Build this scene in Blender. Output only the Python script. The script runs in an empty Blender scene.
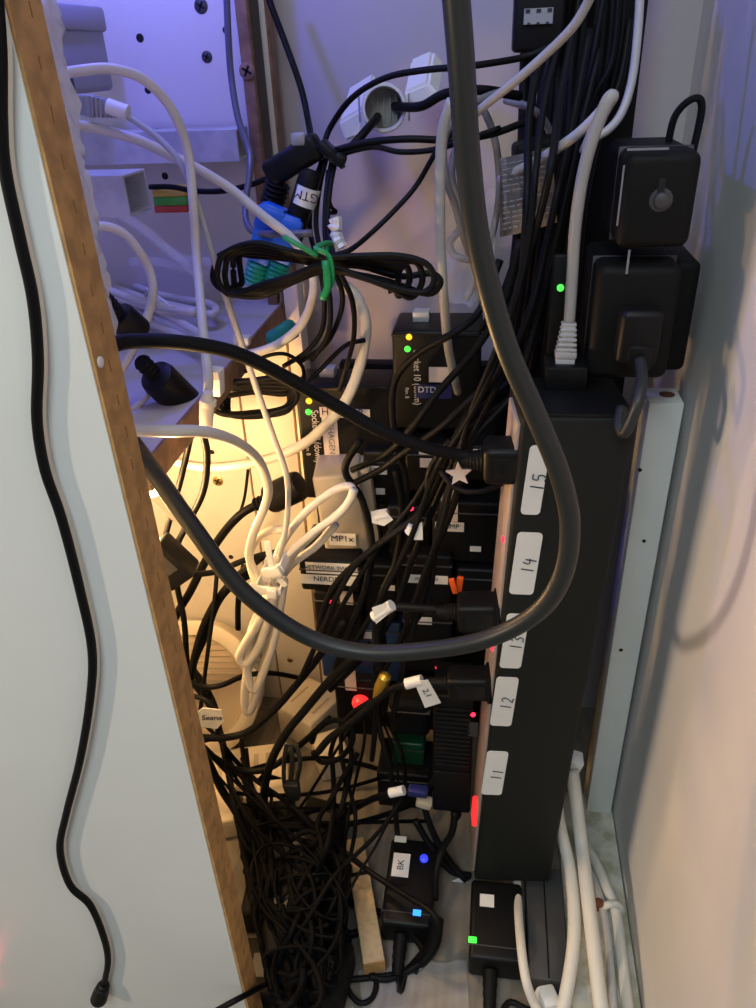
import bpy, bmesh, math, random
from mathutils import Vector, Matrix, Euler
random.seed(7)
C = bpy.context.scene.collection
PI = math.pi

# ------------------------------------------------------------------ camera geometry
F = 760.0
dn = Vector((57, 1285, 760)).normalized()
dy = Vector((122, -454.9, 760)).normalized()
EZ = -dn
EY = (dy - dn * dy.dot(dn)).normalized()
EX = EY.cross(EZ)
def ray(px, py):
    r = Vector((px - 378, py - 504, F))
    return Vector((r.dot(EX), r.dot(EY), r.dot(EZ)))
def PY(px, py, Y):
    r = ray(px, py); return r * (Y / r.y)
def PZ(px, py, Z):
    r = ray(px, py); return r * (Z / r.z)
def PX(px, py, X):
    r = ray(px, py); return r * (X / r.x)
def zc(p):      # distance along the optical axis
    return p.x * EX.z + p.y * EY.z + p.z * EZ.z
FLOOR = -0.70
BACK = 0.70
WALLX = 0.147

cam = bpy.data.cameras.new('camera'); co = bpy.data.objects.new('camera', cam); C.objects.link(co)
R = Vector((EX.x, EY.x, EZ.x)); D = Vector((EX.y, EY.y, EZ.y)); FW = Vector((EX.z, EY.z, EZ.z))
M = Matrix((( R.x, -D.x, -FW.x, 0), (R.y, -D.y, -FW.y, 0), (R.z, -D.z, -FW.z, 0), (0, 0, 0, 1)))
co.matrix_world = M
cam.sensor_fit = 'VERTICAL'; cam.sensor_height = 36; cam.sensor_width = 27; cam.lens = F / 1008 * 36
cam.clip_start = 0.01; cam.clip_end = 20
bpy.context.scene.camera = co

# ------------------------------------------------------------------ materials
MATS = {}
def mat(name, col, rough=0.5, metal=0.0, noise=0.0, nscale=40, bump=0.0, emit=None, es=0, alpha=None, trans=0, col2=None, aniso=None, spec=0.5):
    m = bpy.data.materials.new(name); m.use_nodes = True
    nt = m.node_tree; b = nt.nodes['Principled BSDF']
    b.inputs['Roughness'].default_value = rough; b.inputs['Metallic'].default_value = metal
    b.inputs['Specular IOR Level'].default_value = spec
    c = (*col, 1)
    b.inputs['Base Color'].default_value = c
    if trans: b.inputs['Transmission Weight'].default_value = trans
    if noise or bump:
        tc = nt.nodes.new('ShaderNodeTexCoord'); n = nt.nodes.new('ShaderNodeTexNoise')
        n.inputs['Scale'].default_value = nscale; n.inputs['Detail'].default_value = 5
        mp = nt.nodes.new('ShaderNodeMapping'); nt.links.new(tc.outputs['Object'], mp.inputs['Vector'])
        if aniso: mp.inputs['Scale'].default_value = aniso
        nt.links.new(mp.outputs[0], n.inputs['Vector'])
        if noise:
            mx = nt.nodes.new('ShaderNodeMix'); mx.data_type = 'RGBA'
            c2 = col2 if col2 else tuple(x * (1 - noise) for x in col)
            mx.inputs[6].default_value = c; mx.inputs[7].default_value = (*c2, 1)
            rp = nt.nodes.new('ShaderNodeMapRange'); rp.inputs[1].default_value = 0.42; rp.inputs[2].default_value = 0.62
            nt.links.new(n.outputs['Fac'], rp.inputs[0]); nt.links.new(rp.outputs[0], mx.inputs[0])
            nt.links.new(mx.outputs[2], b.inputs['Base Color'])
        if bump:
            bp = nt.nodes.new('ShaderNodeBump'); bp.inputs['Strength'].default_value = bump; bp.inputs['Distance'].default_value = 0.001
            nt.links.new(n.outputs['Fac'], bp.inputs['Height']); nt.links.new(bp.outputs[0], b.inputs['Normal'])
    if emit:
        b.inputs['Emission Color'].default_value = (*emit, 1); b.inputs['Emission Strength'].default_value = es
    if alpha is not None: b.inputs['Alpha'].default_value = alpha
    MATS[name] = m
    return m
mat('melamine', (0.76, 0.78, 0.76), 0.38, noise=0.05, nscale=6, bump=0.03)
mat('chip', (0.50, 0.285, 0.105), 0.7, noise=0.3, nscale=90, bump=0.25)
mat('chipdash', (0.30, 0.16, 0.055), 0.8)
mat('chipdark', (0.27, 0.155, 0.085), 0.75, noise=0.35, nscale=90, bump=0.3)
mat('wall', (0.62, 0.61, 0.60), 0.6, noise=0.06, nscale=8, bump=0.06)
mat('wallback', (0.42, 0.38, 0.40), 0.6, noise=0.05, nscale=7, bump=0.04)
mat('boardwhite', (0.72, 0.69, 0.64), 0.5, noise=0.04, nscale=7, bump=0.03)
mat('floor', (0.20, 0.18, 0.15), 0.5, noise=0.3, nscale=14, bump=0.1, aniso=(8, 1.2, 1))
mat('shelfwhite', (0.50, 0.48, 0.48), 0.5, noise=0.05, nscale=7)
mat('cordmatte', (0.0045, 0.0045, 0.005), 0.65, spec=0.06)
mat('ledge', (0.55, 0.54, 0.47), 0.7, noise=0.45, nscale=45, bump=0.3, col2=(0.32, 0.31, 0.22))
mat('postwhite', (0.70, 0.715, 0.69), 0.45, noise=0.04, nscale=20)
mat('black', (0.005, 0.005, 0.0055), 0.45, spec=0.22, bump=0.05, nscale=300)
mat('blackgloss', (0.006, 0.006, 0.0065), 0.35, spec=0.3)
mat('blackmatte', (0.006, 0.006, 0.006), 0.6, spec=0.15, bump=0.15, nscale=600)
mat('stripblack', (0.011, 0.0125, 0.0115), 0.6, spec=0.2, bump=0.12, nscale=700)
mat('darkgrey', (0.045, 0.045, 0.047), 0.5)
mat('cord', (0.006, 0.006, 0.0065), 0.5, spec=0.12)
mat('cordgrey', (0.018, 0.020, 0.0195), 0.4, spec=0.35)
mat('cordblue', (0.10, 0.10, 0.16), 0.3)
mat('white', (0.60, 0.575, 0.52), 0.42)
mat('whitegrey', (0.42, 0.41, 0.40), 0.42)
mat('netgrey', (0.34, 0.335, 0.32), 0.45)
mat('loopgrey', (0.15, 0.15, 0.16), 0.45)
mat('paleprint', (0.28, 0.28, 0.31), 0.6)
mat('grey', (0.30, 0.30, 0.31), 0.5)
mat('label', (0.74, 0.74, 0.72), 0.5)
mat('labelpink', (0.66, 0.58, 0.56), 0.5)
mat('ink', (0.015, 0.015, 0.03), 0.6)
mat('greyink', (0.2, 0.2, 0.22), 0.6)
mat('silkscreen', (0.6, 0.58, 0.54), 0.6)
mat('cream', (0.48, 0.42, 0.32), 0.45, noise=0.08, nscale=15)
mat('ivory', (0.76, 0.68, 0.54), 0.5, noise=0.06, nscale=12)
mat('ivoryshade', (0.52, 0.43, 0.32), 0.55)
mat('alu', (0.58, 0.59, 0.60), 0.45, 0.35, noise=0.2, nscale=60, bump=0.1)
mat('blue', (0.01, 0.12, 0.62), 0.4)
mat('navy', (0.010, 0.014, 0.10), 0.5)
mat('bluebox', (0.012, 0.035, 0.11), 0.45)
mat('teal', (0.01, 0.26, 0.20), 0.4)
mat('greentie', (0.01, 0.25, 0.07), 0.4)
mat('greencase', (0.003, 0.055, 0.02), 0.4)
mat('orange', (0.75, 0.10, 0.01), 0.45)
mat('tapeyellow', (0.62, 0.42, 0.06), 0.5)
mat('tapegreen', (0.07, 0.36, 0.05), 0.5)
mat('tapered', (0.50, 0.05, 0.03), 0.5)
mat('rust', (0.16, 0.05, 0.02), 0.8, noise=0.3, nscale=300)
mat('brass', (0.45, 0.30, 0.10), 0.35, 0.8)
mat('gold', (0.62, 0.38, 0.05), 0.3, 0.6)
mat('hole', (0.008, 0.008, 0.008), 0.9)
mat('copper', (0.24, 0.15, 0.10), 0.5, noise=0.15, nscale=30, aniso=(6, 6, 1))
mat('rail', (0.42, 0.33, 0.29), 0.5)  # pale tone holds the warm highlight of the socket face
mat('pine', (0.55, 0.40, 0.22), 0.6, noise=0.15, nscale=30, aniso=(8, 8, 1))
mat('foil', (0.66, 0.66, 0.70), 0.4, 0.1)
mat('film', (0.62, 0.62, 0.70), 0.3, alpha=0.7, bump=0.6, nscale=90)
mat('bag', (0.80, 0.80, 0.82), 0.18, alpha=0.16, bump=0.7, nscale=50)
mat('pipewhite', (0.66, 0.65, 0.65), 0.35)
mat('greymouth', (0.25, 0.25, 0.23), 0.6)
mat('redlens', (0.5, 0.02, 0.02), 0.3, emit=(1, 0.03, 0.03), es=1.1)
mat('led_red', (0.6, 0, 0), 0.3, emit=(1, 0.02, 0.06), es=3.0)
mat('led_green', (0, 0.5, 0), 0.3, emit=(0.08, 1, 0.08), es=1.5)
mat('led_lime', (0.3, 0.5, 0), 0.3, emit=(0.45, 1, 0.02), es=1.5)
mat('led_amber', (0.6, 0.3, 0), 0.3, emit=(1, 0.42, 0.02), es=1.9)
mat('led_blue', (0, 0.1, 0.6), 0.3, emit=(0.03, 0.22, 1), es=2.6)
mat('led_deepblue', (0, 0.0, 0.6), 0.3, emit=(0.03, 0.04, 1), es=1.8)
mat('bulb', (1, 0.8, 0.5), 0.3, emit=(1, 0.62, 0.25), es=60)

# ------------------------------------------------------------------ mesh helpers
def new(name, bm, m, parent=None, smooth=False):
    me = bpy.data.meshes.new(name)
    bmesh.ops.recalc_face_normals(bm, faces=bm.faces[:])
    bm.to_mesh(me); bm.free()
    if isinstance(m, (list, tuple)):
        for x in m: me.materials.append(MATS[x])
    else: me.materials.append(MATS[m])
    if smooth:
        for p in me.polygons: p.use_smooth = True
        if smooth != 'all': me.set_sharp_from_angle(angle=math.radians(40))
    o = bpy.data.objects.new(name, me); C.objects.link(o)
    if parent is not None: o.parent = parent
    return o
def tag(o, label=None, cat=None, group=None, kind=None):
    if label: o['label'] = label
    if cat: o['category'] = cat
    if group: o['group'] = group
    if kind: o['kind'] = kind
    return o
def empty(name, loc, label, cat, group=None, rot=None):
    o = bpy.data.objects.new(name, None); C.objects.link(o); o.location = loc; o.empty_display_size = 0.02
    if rot: o.rotation_euler = rot
    return tag(o, label, cat, group)
def box(bm, c, s, bev=0.0, rot=None, seg=2, mi=0):
    r = bmesh.ops.create_cube(bm, size=1.0)
    vs = r['verts']
    for v in vs: v.co = Vector((v.co.x * s[0], v.co.y * s[1], v.co.z * s[2]))
    fs = list({f for v in vs for f in v.link_faces})
    if bev > 0:
        es = list({e for v in vs for e in v.link_edges})
        rr = bmesh.ops.bevel(bm, geom=es, offset=min(bev, min(s) * 0.45), segments=seg, affect='EDGES', profile=0.5)
        fs = [f for f in rr['faces']]
        seen = set(); st = list(rr['verts'])
        vs = list({v for v in st})
        # include every vert connected
        stack = list(vs); seen = set(vs)
        while stack:
            v = stack.pop()
            for e in v.link_edges:
                w = e.other_vert(v)
                if w not in seen: seen.add(w); stack.append(w)
        vs = list(seen)
    T = Matrix.Translation(Vector(c))
    if rot is not None:
        T = T @ (rot.to_4x4() if not isinstance(rot, tuple) else Euler(rot).to_matrix().to_4x4())
    for v in vs: v.co = T @ v.co
    if mi:
        for f in {f for v in vs for f in v.link_faces}: f.material_index = mi
    return vs
def boxo(name, c, s, m, parent=None, bev=0.0, rot=None, seg=2):
    bm = bmesh.new(); box(bm, c, s, bev, rot, seg)
    return new(name, bm, m, parent, smooth=bev > 0)
def catmull(pts, n=6, closed=False):
    out = []
    N = len(pts)
    if N < 3: return [Vector(p) for p in pts]
    rng = range(N if closed else N - 1)
    for i in rng:
        if closed: p0, p1, p2, p3 = pts[(i - 1) % N], pts[i], pts[(i + 1) % N], pts[(i + 2) % N]
        else:
            p0 = pts[i - 1] if i > 0 else pts[0] * 2 - pts[1]
            p1, p2 = pts[i], pts[i + 1]
            p3 = pts[i + 2] if i + 2 < N else pts[N - 1] * 2 - pts[N - 2]
        for k in range(n):
            t = k / n
            out.append(0.5 * (2 * p1 + (p2 - p0) * t + (2 * p0 - 5 * p1 + 4 * p2 - p3) * t * t + (3 * p1 - p0 - 3 * p2 + p3) * t ** 3))
    if not closed: out.append(pts[-1].copy())
    return out
def tube(bm, pts, r, sides=8, closed=False, radii=None, mi=0, caps=True):
    n = len(pts); rings = []
    t0 = (pts[1] - pts[0]).normalized()
    up = Vector((0, 0, 1)) if abs(t0.z) < 0.9 else Vector((1, 0, 0))
    nrm = (up - t0 * up.dot(t0)).normalized()
    for i in range(n):
        if closed: t = (pts[(i + 1) % n] - pts[(i - 1) % n])
        else: t = pts[min(i + 1, n - 1)] - pts[max(i - 1, 0)]
        if t.length < 1e-9: t = t0
        t = t.normalized()
        nrm = nrm - t * nrm.dot(t)
        if nrm.length < 1e-6: nrm = t.orthogonal()
        nrm.normalize(); b = t.cross(nrm)
        rr = radii[i] if radii else r
        rings.append([bm.verts.new(pts[i] + (nrm * math.cos(a) + b * math.sin(a)) * rr) for a in [2 * PI * k / sides for k in range(sides)]])
    rg = range(n if closed else n - 1)
    for i in rg:
        A, B = rings[i], rings[(i + 1) % n]
        for k in range(sides):
            f = bm.faces.new((A[k], A[(k + 1) % sides], B[(k + 1) % sides], B[k])); f.material_index = mi
    if not closed and caps:
        bm.faces.new(rings[0][::-1]).material_index = mi; bm.faces.new(rings[-1]).material_index = mi
def cyl(bm, p0, p1, r, sides=16, r2=None, mi=0):
    tube(bm, [Vector(p0), Vector(p1)], r, sides, radii=[r, r2 if r2 is not None else r], mi=mi)
def lathe(bm, c, axis, prof, sides=24, mi=0):
    """prof: list of (radius, offset along axis); a surface of revolution about axis through c"""
    axis = Vector(axis).normalized(); u = axis.orthogonal().normalized(); v = axis.cross(u); c = Vector(c)
    rings = []
    for (r, h) in prof:
        rings.append([bm.verts.new(c + axis * h + (u * math.cos(a) + v * math.sin(a)) * max(r, 1e-5)) for a in [2 * PI * k / sides for k in range(sides)]])
    for A, B in zip(rings, rings[1:]):
        for k in range(sides):
            f = bm.faces.new((A[k], A[(k + 1) % sides], B[(k + 1) % sides], B[k])); f.material_index = mi
    bm.faces.new(rings[0][::-1]).material_index = mi; bm.faces.new(rings[-1]).material_index = mi
def path(pts, Y=0.45):
    """(px, py[, Y]) -> points in the place; a Y of None continues the previous"""
    out = []; y = Y
    for p in pts:
        if len(p) > 2: y = p[2]
        out.append(PY(p[0], p[1], y))
    return out
def lerpY(pts):
    """fill missing depths by linear interpolation between given ones"""
    idx = [i for i, p in enumerate(pts) if len(p) > 2]
    res = []
    for i, p in enumerate(pts):
        if len(p) > 2: res.append(p); continue
        a = max([j for j in idx if j < i], default=None); b = min([j for j in idx if j > i], default=None)
        if a is None: y = pts[b][2]
        elif b is None: y = pts[a][2]
        else: y = pts[a][2] + (pts[b][2] - pts[a][2]) * (i - a) / (b - a)
        res.append((p[0], p[1], y))
    return res
def rpx(p, d):  # radius in metres of something d pixels across at p
    return d * zc(p) / F / 2
def cable(label, pts, d, m='cord', name='cable', cat='cable', group=None, sides=None, n=6, closed=False, P=None):
    w = P if P else path(lerpY(pts))
    w = [Vector(p) for p in w]
    r = rpx(w[len(w) // 2], d) if d > 0.5 else d
    for p in w:
        if p.z < FLOOR + r + 0.0006: p.z = FLOOR + r + 0.0006
    bm = bmesh.new()
    tube(bm, catmull(w, n, closed), r, sides or (12 if d > 9 else 8), closed)
    o = new(name, bm, m, None, smooth='all')
    return tag(o, label, cat, group)
FRONT = Euler((PI / 2, 0, 0)).to_matrix()      # a flat shape in XY turned to face -Y
def text(parent, s, size, loc, m='ink', roll=0.0, rot=None, name='lettering', shear=0.0, sx=1.0):
    cu = bpy.data.curves.new('t', 'FONT'); cu.body = s; cu.size = size; cu.align_x = 'CENTER'; cu.align_y = 'CENTER'; cu.extrude = 0.0001; cu.shear = shear
    to = bpy.data.objects.new('t', cu); C.objects.link(to)
    dg = bpy.context.evaluated_depsgraph_get()
    me = bpy.data.meshes.new_from_object(to.evaluated_get(dg))
    bpy.data.objects.remove(to)
    base = (rot if rot is not None else Matrix.Identity(3)) @ FRONT @ Euler((0, 0, roll)).to_matrix()
    for v in me.vertices:
        v.co = base @ Vector((v.co.x * sx, v.co.y, v.co.z)) + Vector(loc)
    me.materials.clear(); me.materials.append(MATS[m])
    o = bpy.data.objects.new(name, me); C.objects.link(o); o.parent = parent
    return o
def pxbox(x0, y0, x1, y1, Y, depth):
    """centre and size of an upright box whose front stands at Y and covers this much of the photo"""
    a = PY(x0, (y0 + y1) / 2, Y); b = PY(x1, (y0 + y1) / 2, Y); t = PY((x0 + x1) / 2, y0, Y); u = PY((x0 + x1) / 2, y1, Y)
    return Vector(((a.x + b.x) / 2, Y + depth / 2, (t.z + u.z) / 2)), Vector((b.x - a.x, depth, t.z - u.z))
def plate(parent, name, x0, y0, x1, y1, Y, m, t=0.0006, bev=0.0, off=0.0):
    """a thin label stuck to a front at Y"""
    c, s = pxbox(x0, y0, x1, y1, Y, t)
    c.y = Y - t / 2 - off - 0.0002
    return boxo(name, c - parent.location, s, m, parent)
def led(parent, px, py, Y, m, d=5, name='led'):
    p = PY(px, py, Y) - parent.location
    r = rpx(PY(px, py, Y), d)
    bm = bmesh.new(); lathe(bm, p + Vector((0, 0.001, 0)), (0, -1, 0), [(r, 0), (r, 0.0012), (r * 0.7, 0.002), (r * 0.2, 0.0024)], 12)
    return new(name, bm, m, parent, smooth=True)

STROKES = {'1': [[(.5, 0), (.5, 1)]], '2': [[(.1, .85), (.35, 1), (.75, .92), (.8, .65), (.45, .3), (.1, .02), (.45, .06), (.9, 0)]],
    '3': [[(.1, .92), (.5, 1), (.8, .8), (.4, .55), (.82, .4), (.7, .08), (.1, .02)]], '4': [[(.25, 1), (.12, .5), (.9, .52)], [(.72, .85), (.68, 0)]],
    '5': [[(.85, 1), (.25, .97), (.2, .58), (.7, .6), (.85, .3), (.6, .02), (.1, .06)]]}
def scribble(parent, s, size, loc, rot, m='ink', w=0.00042):
    """handwritten digits: one bent pen stroke each, written in the XZ plane of rot"""
    bm = bmesh.new(); x = -0.5 * 0.8 * size * len(s)
    for ch in s:
        for stv in STROKES[ch]:
            pts = [Vector(loc) + rot @ Vector((x + a * size * 0.62, 0, (b - 0.5) * size)) for a, b in stv]
            tube(bm, catmull(pts, 3), w, 5)
        x += size * 0.8
    return new('handwriting', bm, m, parent, True)
def rounded_plate(name, parent, c, w, h, r, m, rot=None, t=0.0006):
    rot = rot or Matrix.Identity(3); bm = bmesh.new(); ring = []
    for k in range(4):
        cx = (w / 2 - r) * (1 if k in (0, 3) else -1); cz = (h / 2 - r) * (1 if k in (0, 1) else -1)
        for q in range(5):
            a = PI / 2 * (k + q / 4); ring.append((cx + r * math.cos(a), cz + r * math.sin(a)))
    f = [bm.verts.new(Vector(c) + rot @ Vector((x, -t, z))) for x, z in ring]; b = [bm.verts.new(Vector(c) + rot @ Vector((x, 0, z))) for x, z in ring]
    bm.faces.new(f); bm.faces.new(b[::-1]); n = len(f)
    for k in range(n): bm.faces.new((f[k], f[(k + 1) % n], b[(k + 1) % n], b[k]))
    return new(name, bm, m, parent)
# ------------------------------------------------------------------ the setting
def struct(o, label=None):
    o['kind'] = 'structure'
    if label: o['label'] = label
    return o
struct(boxo('floor', (-0.2, 0.15, FLOOR - 0.01), (1.2, 1.3, 0.02), 'floor'), 'worn grey-brown floor at the bottom of the gap')
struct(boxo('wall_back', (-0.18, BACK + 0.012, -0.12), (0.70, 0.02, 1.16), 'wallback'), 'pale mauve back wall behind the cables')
struct(boxo('wall_right', (WALLX + 0.011, 0.16, -0.12), (0.02, 1.10, 1.16), 'wall'), 'smooth white wall on the right side of the gap')
struct(boxo('wall_left', (-0.53, 0.51, -0.17), (0.02, 0.40, 1.06), 'boardwhite'), 'white side of the cabinet recess')
# dirty ledge strip along the foot of the right wall
c0 = PZ(600, 815, FLOOR)
bm = bmesh.new(); box(bm, (0.118, 0.36, FLOOR + 0.003), (0.058, 0.42, 0.006), 0.002)
struct(new('trim_floor', bm, 'ledge', None, True), 'dirty cream strip along the foot of the wall')

# back boards (white melamine) -------------------------------------------------
YB = 0.664
def screw(parent, px, py, Y, d=9, m='brass', name='screw'):
    p = PY(px, py, Y); r = rpx(p, d)
    bm = bmesh.new(); q = p - parent.location
    lathe(bm, q + Vector((0, 0.001, 0)), (0, -1, 0), [(r, 0), (r, 0.0014), (r * 0.75, 0.0022)], 16)
    box(bm, q + Vector((0, -0.0013, 0)), (r * 1.3, 0.0004, r * 0.28), mi=1, rot=(0, 0.5, 0)); box(bm, q + Vector((0, -0.0013, 0)), (r * 0.28, 0.0004, r * 1.3), mi=1, rot=(0, 0.5, 0))
    return new(name, bm, [m, 'hole'], parent, True)
def hole(parent, px, py, Y, d=7):
    p = PY(px, py, Y); r = rpx(p, d); bm = bmesh.new()
    lathe(bm, p - parent.location + Vector((0, 0.001, 0)), (0, -1, 0), [(r, 0), (r, 0.0012), (r * 0.9, 0.0014)], 14)
    return new('screw_hole', bm, 'hole', parent)
bx1 = PY(243, 20, YB).x; bx2 = PY(254, 20, YB + 0.01).x
ub = empty('back_board', (0, 0, 0), 'white back board above the shelf with dark screws and drilled holes', 'board')
zt = 0.35; zs = -0.19
boxo('panel', ((bx1 - 0.52) / 2, YB + 0.009, (zt + zs) / 2), (bx1 + 0.52, 0.018, zt - zs), 'boardwhite', ub, 0.0006)
boxo('raw_edge', (bx1 + 0.0008, YB + 0.009, (zt + zs) / 2), (0.0014, 0.0176, zt - zs), 'chipdark', ub)
for px, py, d in ((201, 6, 14), (207, 57, 11)): screw(ub, px, py, YB, d, 'darkgrey')
for px, py, d in ((140, 38, 8), (226, 30, 7), (148, 90, 7), (157, 131, 5), (165, 176, 7)): hole(ub, px, py, YB, d)
ba = empty('batten', (0, 0, 0), 'thin brown upright batten with a screw head on the back board edge', 'batten')
p0 = PY(239, -40, 0.655); p1 = PY(262, 235, 0.655)
bm = bmesh.new(); xm = (p0.x + p1.x) / 2
box(bm, (xm + 0.001, 0.656, (zt - 0.20) / 2), (0.009, 0.008, zt + 0.20), 0.001)
new('strip', bm, 'chipdark', ba, True)
screw(ba, 247, 71, 0.651, 16, 'chipdark'); 
nb = empty('edge_board', (0, 0, 0), 'narrow white board with a brown edge beside the upright batten', 'board')
xa = xm + 0.008; xb = PY(269, 60, 0.675).x
boxo('panel', ((xa + xb) / 2, 0.684, (zt + zs) / 2), (xb - xa, 0.016, zt - zs), 'boardwhite', nb, 0.0006)
boxo('raw_edge', (xb + 0.001, 0.684, (zt + zs) / 2), (0.002, 0.0165, zt - zs), 'chipdark', nb)

# lower boards behind the warm recess: upright boards with dark seams
lowz = (-0.21, FLOOR)
seams = [PY(-40, 500, 0.68).x - 0.12, PY(247, 450, 0.68).x, PY(306, 450, 0.68).x]
names = ['widest white board at the back of the warm-lit recess, with brass screws', 'tall white board right of the dark seam in the warm-lit recess']
lb = []
for i in range(2):
    a, b = seams[i] + 0.0010, seams[i + 1] - 0.0010
    o = empty('recess_board', (0, 0, 0), names[i], 'board')
    boxo('panel', ((a + b) / 2, 0.689, (lowz[0] + lowz[1]) / 2), (b - a, 0.018, lowz[0] - lowz[1]), 'boardwhite', o, 0.0008)
    boxo('dark_seam', (b + 0.0008, 0.69, (lowz[0] + lowz[1]) / 2), (0.0012, 0.016, lowz[0] - lowz[1]), 'chipdark', o)
    lb.append(o)
screw(lb[0], 218, 481, 0.68, 11); hole(lb[0], 212, 452, 0.68, 5)
screw(lb[1], 290, 660, 0.68, 6, 'chipdark'); hole(lb[0], 231, 557, 0.68, 5)
ob = empty('upright_batten', (0, 0, 0), 'tall pale upright batten left of the black converters, warmly lit', 'batten')
xl = PY(298, 440, 0.655).x; xr = PY(311, 440, 0.655).x
zt2 = PY(300, 285, 0.655).z
boxo('post', ((xl + xr) / 2, 0.667, (zt2 + FLOOR) / 2), (xr - xl, 0.024, zt2 - FLOOR), 'ivory', ob, 0.001)
boxo('brown_edge', (xl - 0.0015, 0.667, (zt2 + FLOOR) / 2), (0.002, 0.023, zt2 - FLOOR), 'chipdark', ob)
ob2 = empty('short_batten', (0, 0, 0), 'short pale slat beside the upright batten under the black coil', 'batten')
xl2 = PY(283, 330, 0.66).x; xr2 = PY(292, 330, 0.66).x; zb2 = PY(285, 390, 0.66).z
boxo('slat', ((xl2 + xr2) / 2, 0.670, (zt2 + zb2) / 2), (xr2 - xl2, 0.02, zt2 - zb2), 'ivory', ob2, 0.001)

# shelf -----------------------------------------------------------------------
SZ = -0.188; SX = -0.186
sh = empty('shelf', (0, 0, 0), 'white shelf with raw brown chipboard edge holding the white cable bundle', 'shelf')
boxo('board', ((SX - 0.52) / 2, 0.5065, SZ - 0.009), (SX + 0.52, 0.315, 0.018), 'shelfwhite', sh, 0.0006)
boxo('raw_edge', (SX + 0.001, 0.5065, SZ - 0.009), (0.002, 0.3149, 0.0184), 'chipdark', sh)

# big white panel at left --------------------------------------------------------
YP = 0.288; PXE = PY(123.5, 500, YP).x; PT = 0.0235
pn = empty('side_panel', (0, 0, 0), 'big white desk panel filling the left side, raw chipboard edge', 'panel')
boxo('board', ((PXE - 1.1) / 2, YP + PT / 2, -0.17), (PXE + 1.1, PT, 1.05), 'melamine', pn, 0.0006)
boxo('raw_edge', (PXE + 0.0008, YP + PT / 2, -0.17), (0.0016, PT - 0.0012, 1.05), 'chip', pn)
bm = bmesh.new(); z = 0.2
while z > -0.69:
    box(bm, (PXE + 0.0017, YP + PT * 0.55 + random.uniform(-1, 1) * 0.0015, z), (0.0004, 0.0007, 0.0045 + random.uniform(0, 0.002))); z -= 0.0165
ds = new('edge_marks', bm, 'chipdash', pn)
bm = bmesh.new(); q = PX(100, 362, PXE + 0.0016); lathe(bm, q, (1, 0, 0), [(0.0026, -0.0002), (0.0024, 0.0006), (0.0012, 0.001)], 12)
new('filler_spot', bm, 'label', pn, True)

# translucent film hanging just behind the panel edge
bm = bmesh.new(); cols = 8; rows = 40; grid = []
for j in range(rows + 1):
    z = 0.10 - 0.205 * j / rows; row = []
    for i in range(cols + 1):
        u = i / cols
        y = YP + PT + 0.003 + u * 0.019 * (1 - 0.75 * (j / rows) ** 1.5)
        x = PXE - 0.003 + 0.0022 * math.sin(j * 0.9 + i * 1.7) + 0.0015 * math.sin(j * 2.3 + i)
        row.append(bm.verts.new((x, y, z)))
    grid.append(row)
for j in range(rows):
    for i in range(cols): bm.faces.new((grid[j][i], grid[j][i + 1], grid[j + 1][i + 1], grid[j + 1][i]))
tag(new('plastic_film', bm, 'film', None, 'all'), 'crinkled translucent plastic film hanging along the panel edge', 'film')

# white post on the right --------------------------------------------------------
po = empty('wall_post', (0, 0, 0), 'square white post standing against the right wall', 'post')
pa = PY(650, 403, 0.545); pb = PY(683, 403, 0.545)
pxl, pxr = 0.1195, 0.1445
boxo('post', ((pxl + pxr) / 2, 0.5605, (pa.z + FLOOR + 0.006) / 2), (pxr - pxl, 0.031, pa.z - FLOOR - 0.006), 'postwhite', po, 0.0012)
bm = bmesh.new(); lathe(bm, ((pxl + pxr) / 2 + 0.003, 0.562, pa.z - 0.001), (0, 0, 1), [(0.0058, 0), (0.0058, 0.0013), (0.0045, 0.0015)], 16)
new('screw_hole', bm, 'rust', po)
for px, py in ((644, 541), (621, 650), (640, 470)):
    hole(po, px, py, 0.545, 4)

# ------------------------------------------------------------------ main power strip
st_top = PY(580, 418, 0.44); st_bot = PY(512, 882, 0.44)
SL = (st_top - st_bot).length; SW = 0.070; SD = 0.064
lean = math.atan2(st_top.x - st_bot.x, st_top.z - st_bot.z)
YAW = math.radians(6)
SR = (Euler((0, lean, 0)).to_matrix() @ Euler((0, 0, YAW)).to_matrix())
sc_ = (st_top + st_bot) / 2 + SR @ Vector((0, SD / 2, 0))
ps = empty('power_strip', (0, 0, 0), 'long black power strip standing upright with numbered white labels', 'power strip')
bm = bmesh.new(); box(bm, sc_, (SW, SD, SL), 0.003, SR, 3); new('body', bm, 'stripblack', ps, True)
bm = bmesh.new(); box(bm, sc_ + SR @ Vector((0, 0, SL / 2 + 0.0005)), (SW * 0.96, SD * 0.96, 0.003), 0.001, SR); new('end_cap', bm, 'black', ps, True)
def S(u, v, w):  # strip frame: u across (-.5...5 of width), v depth from front (m), w along (0 top .. 1 bottom)
    return sc_ + SR @ Vector((u * SW, -SD / 2 + v, SL * (0.5 - w)))
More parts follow.
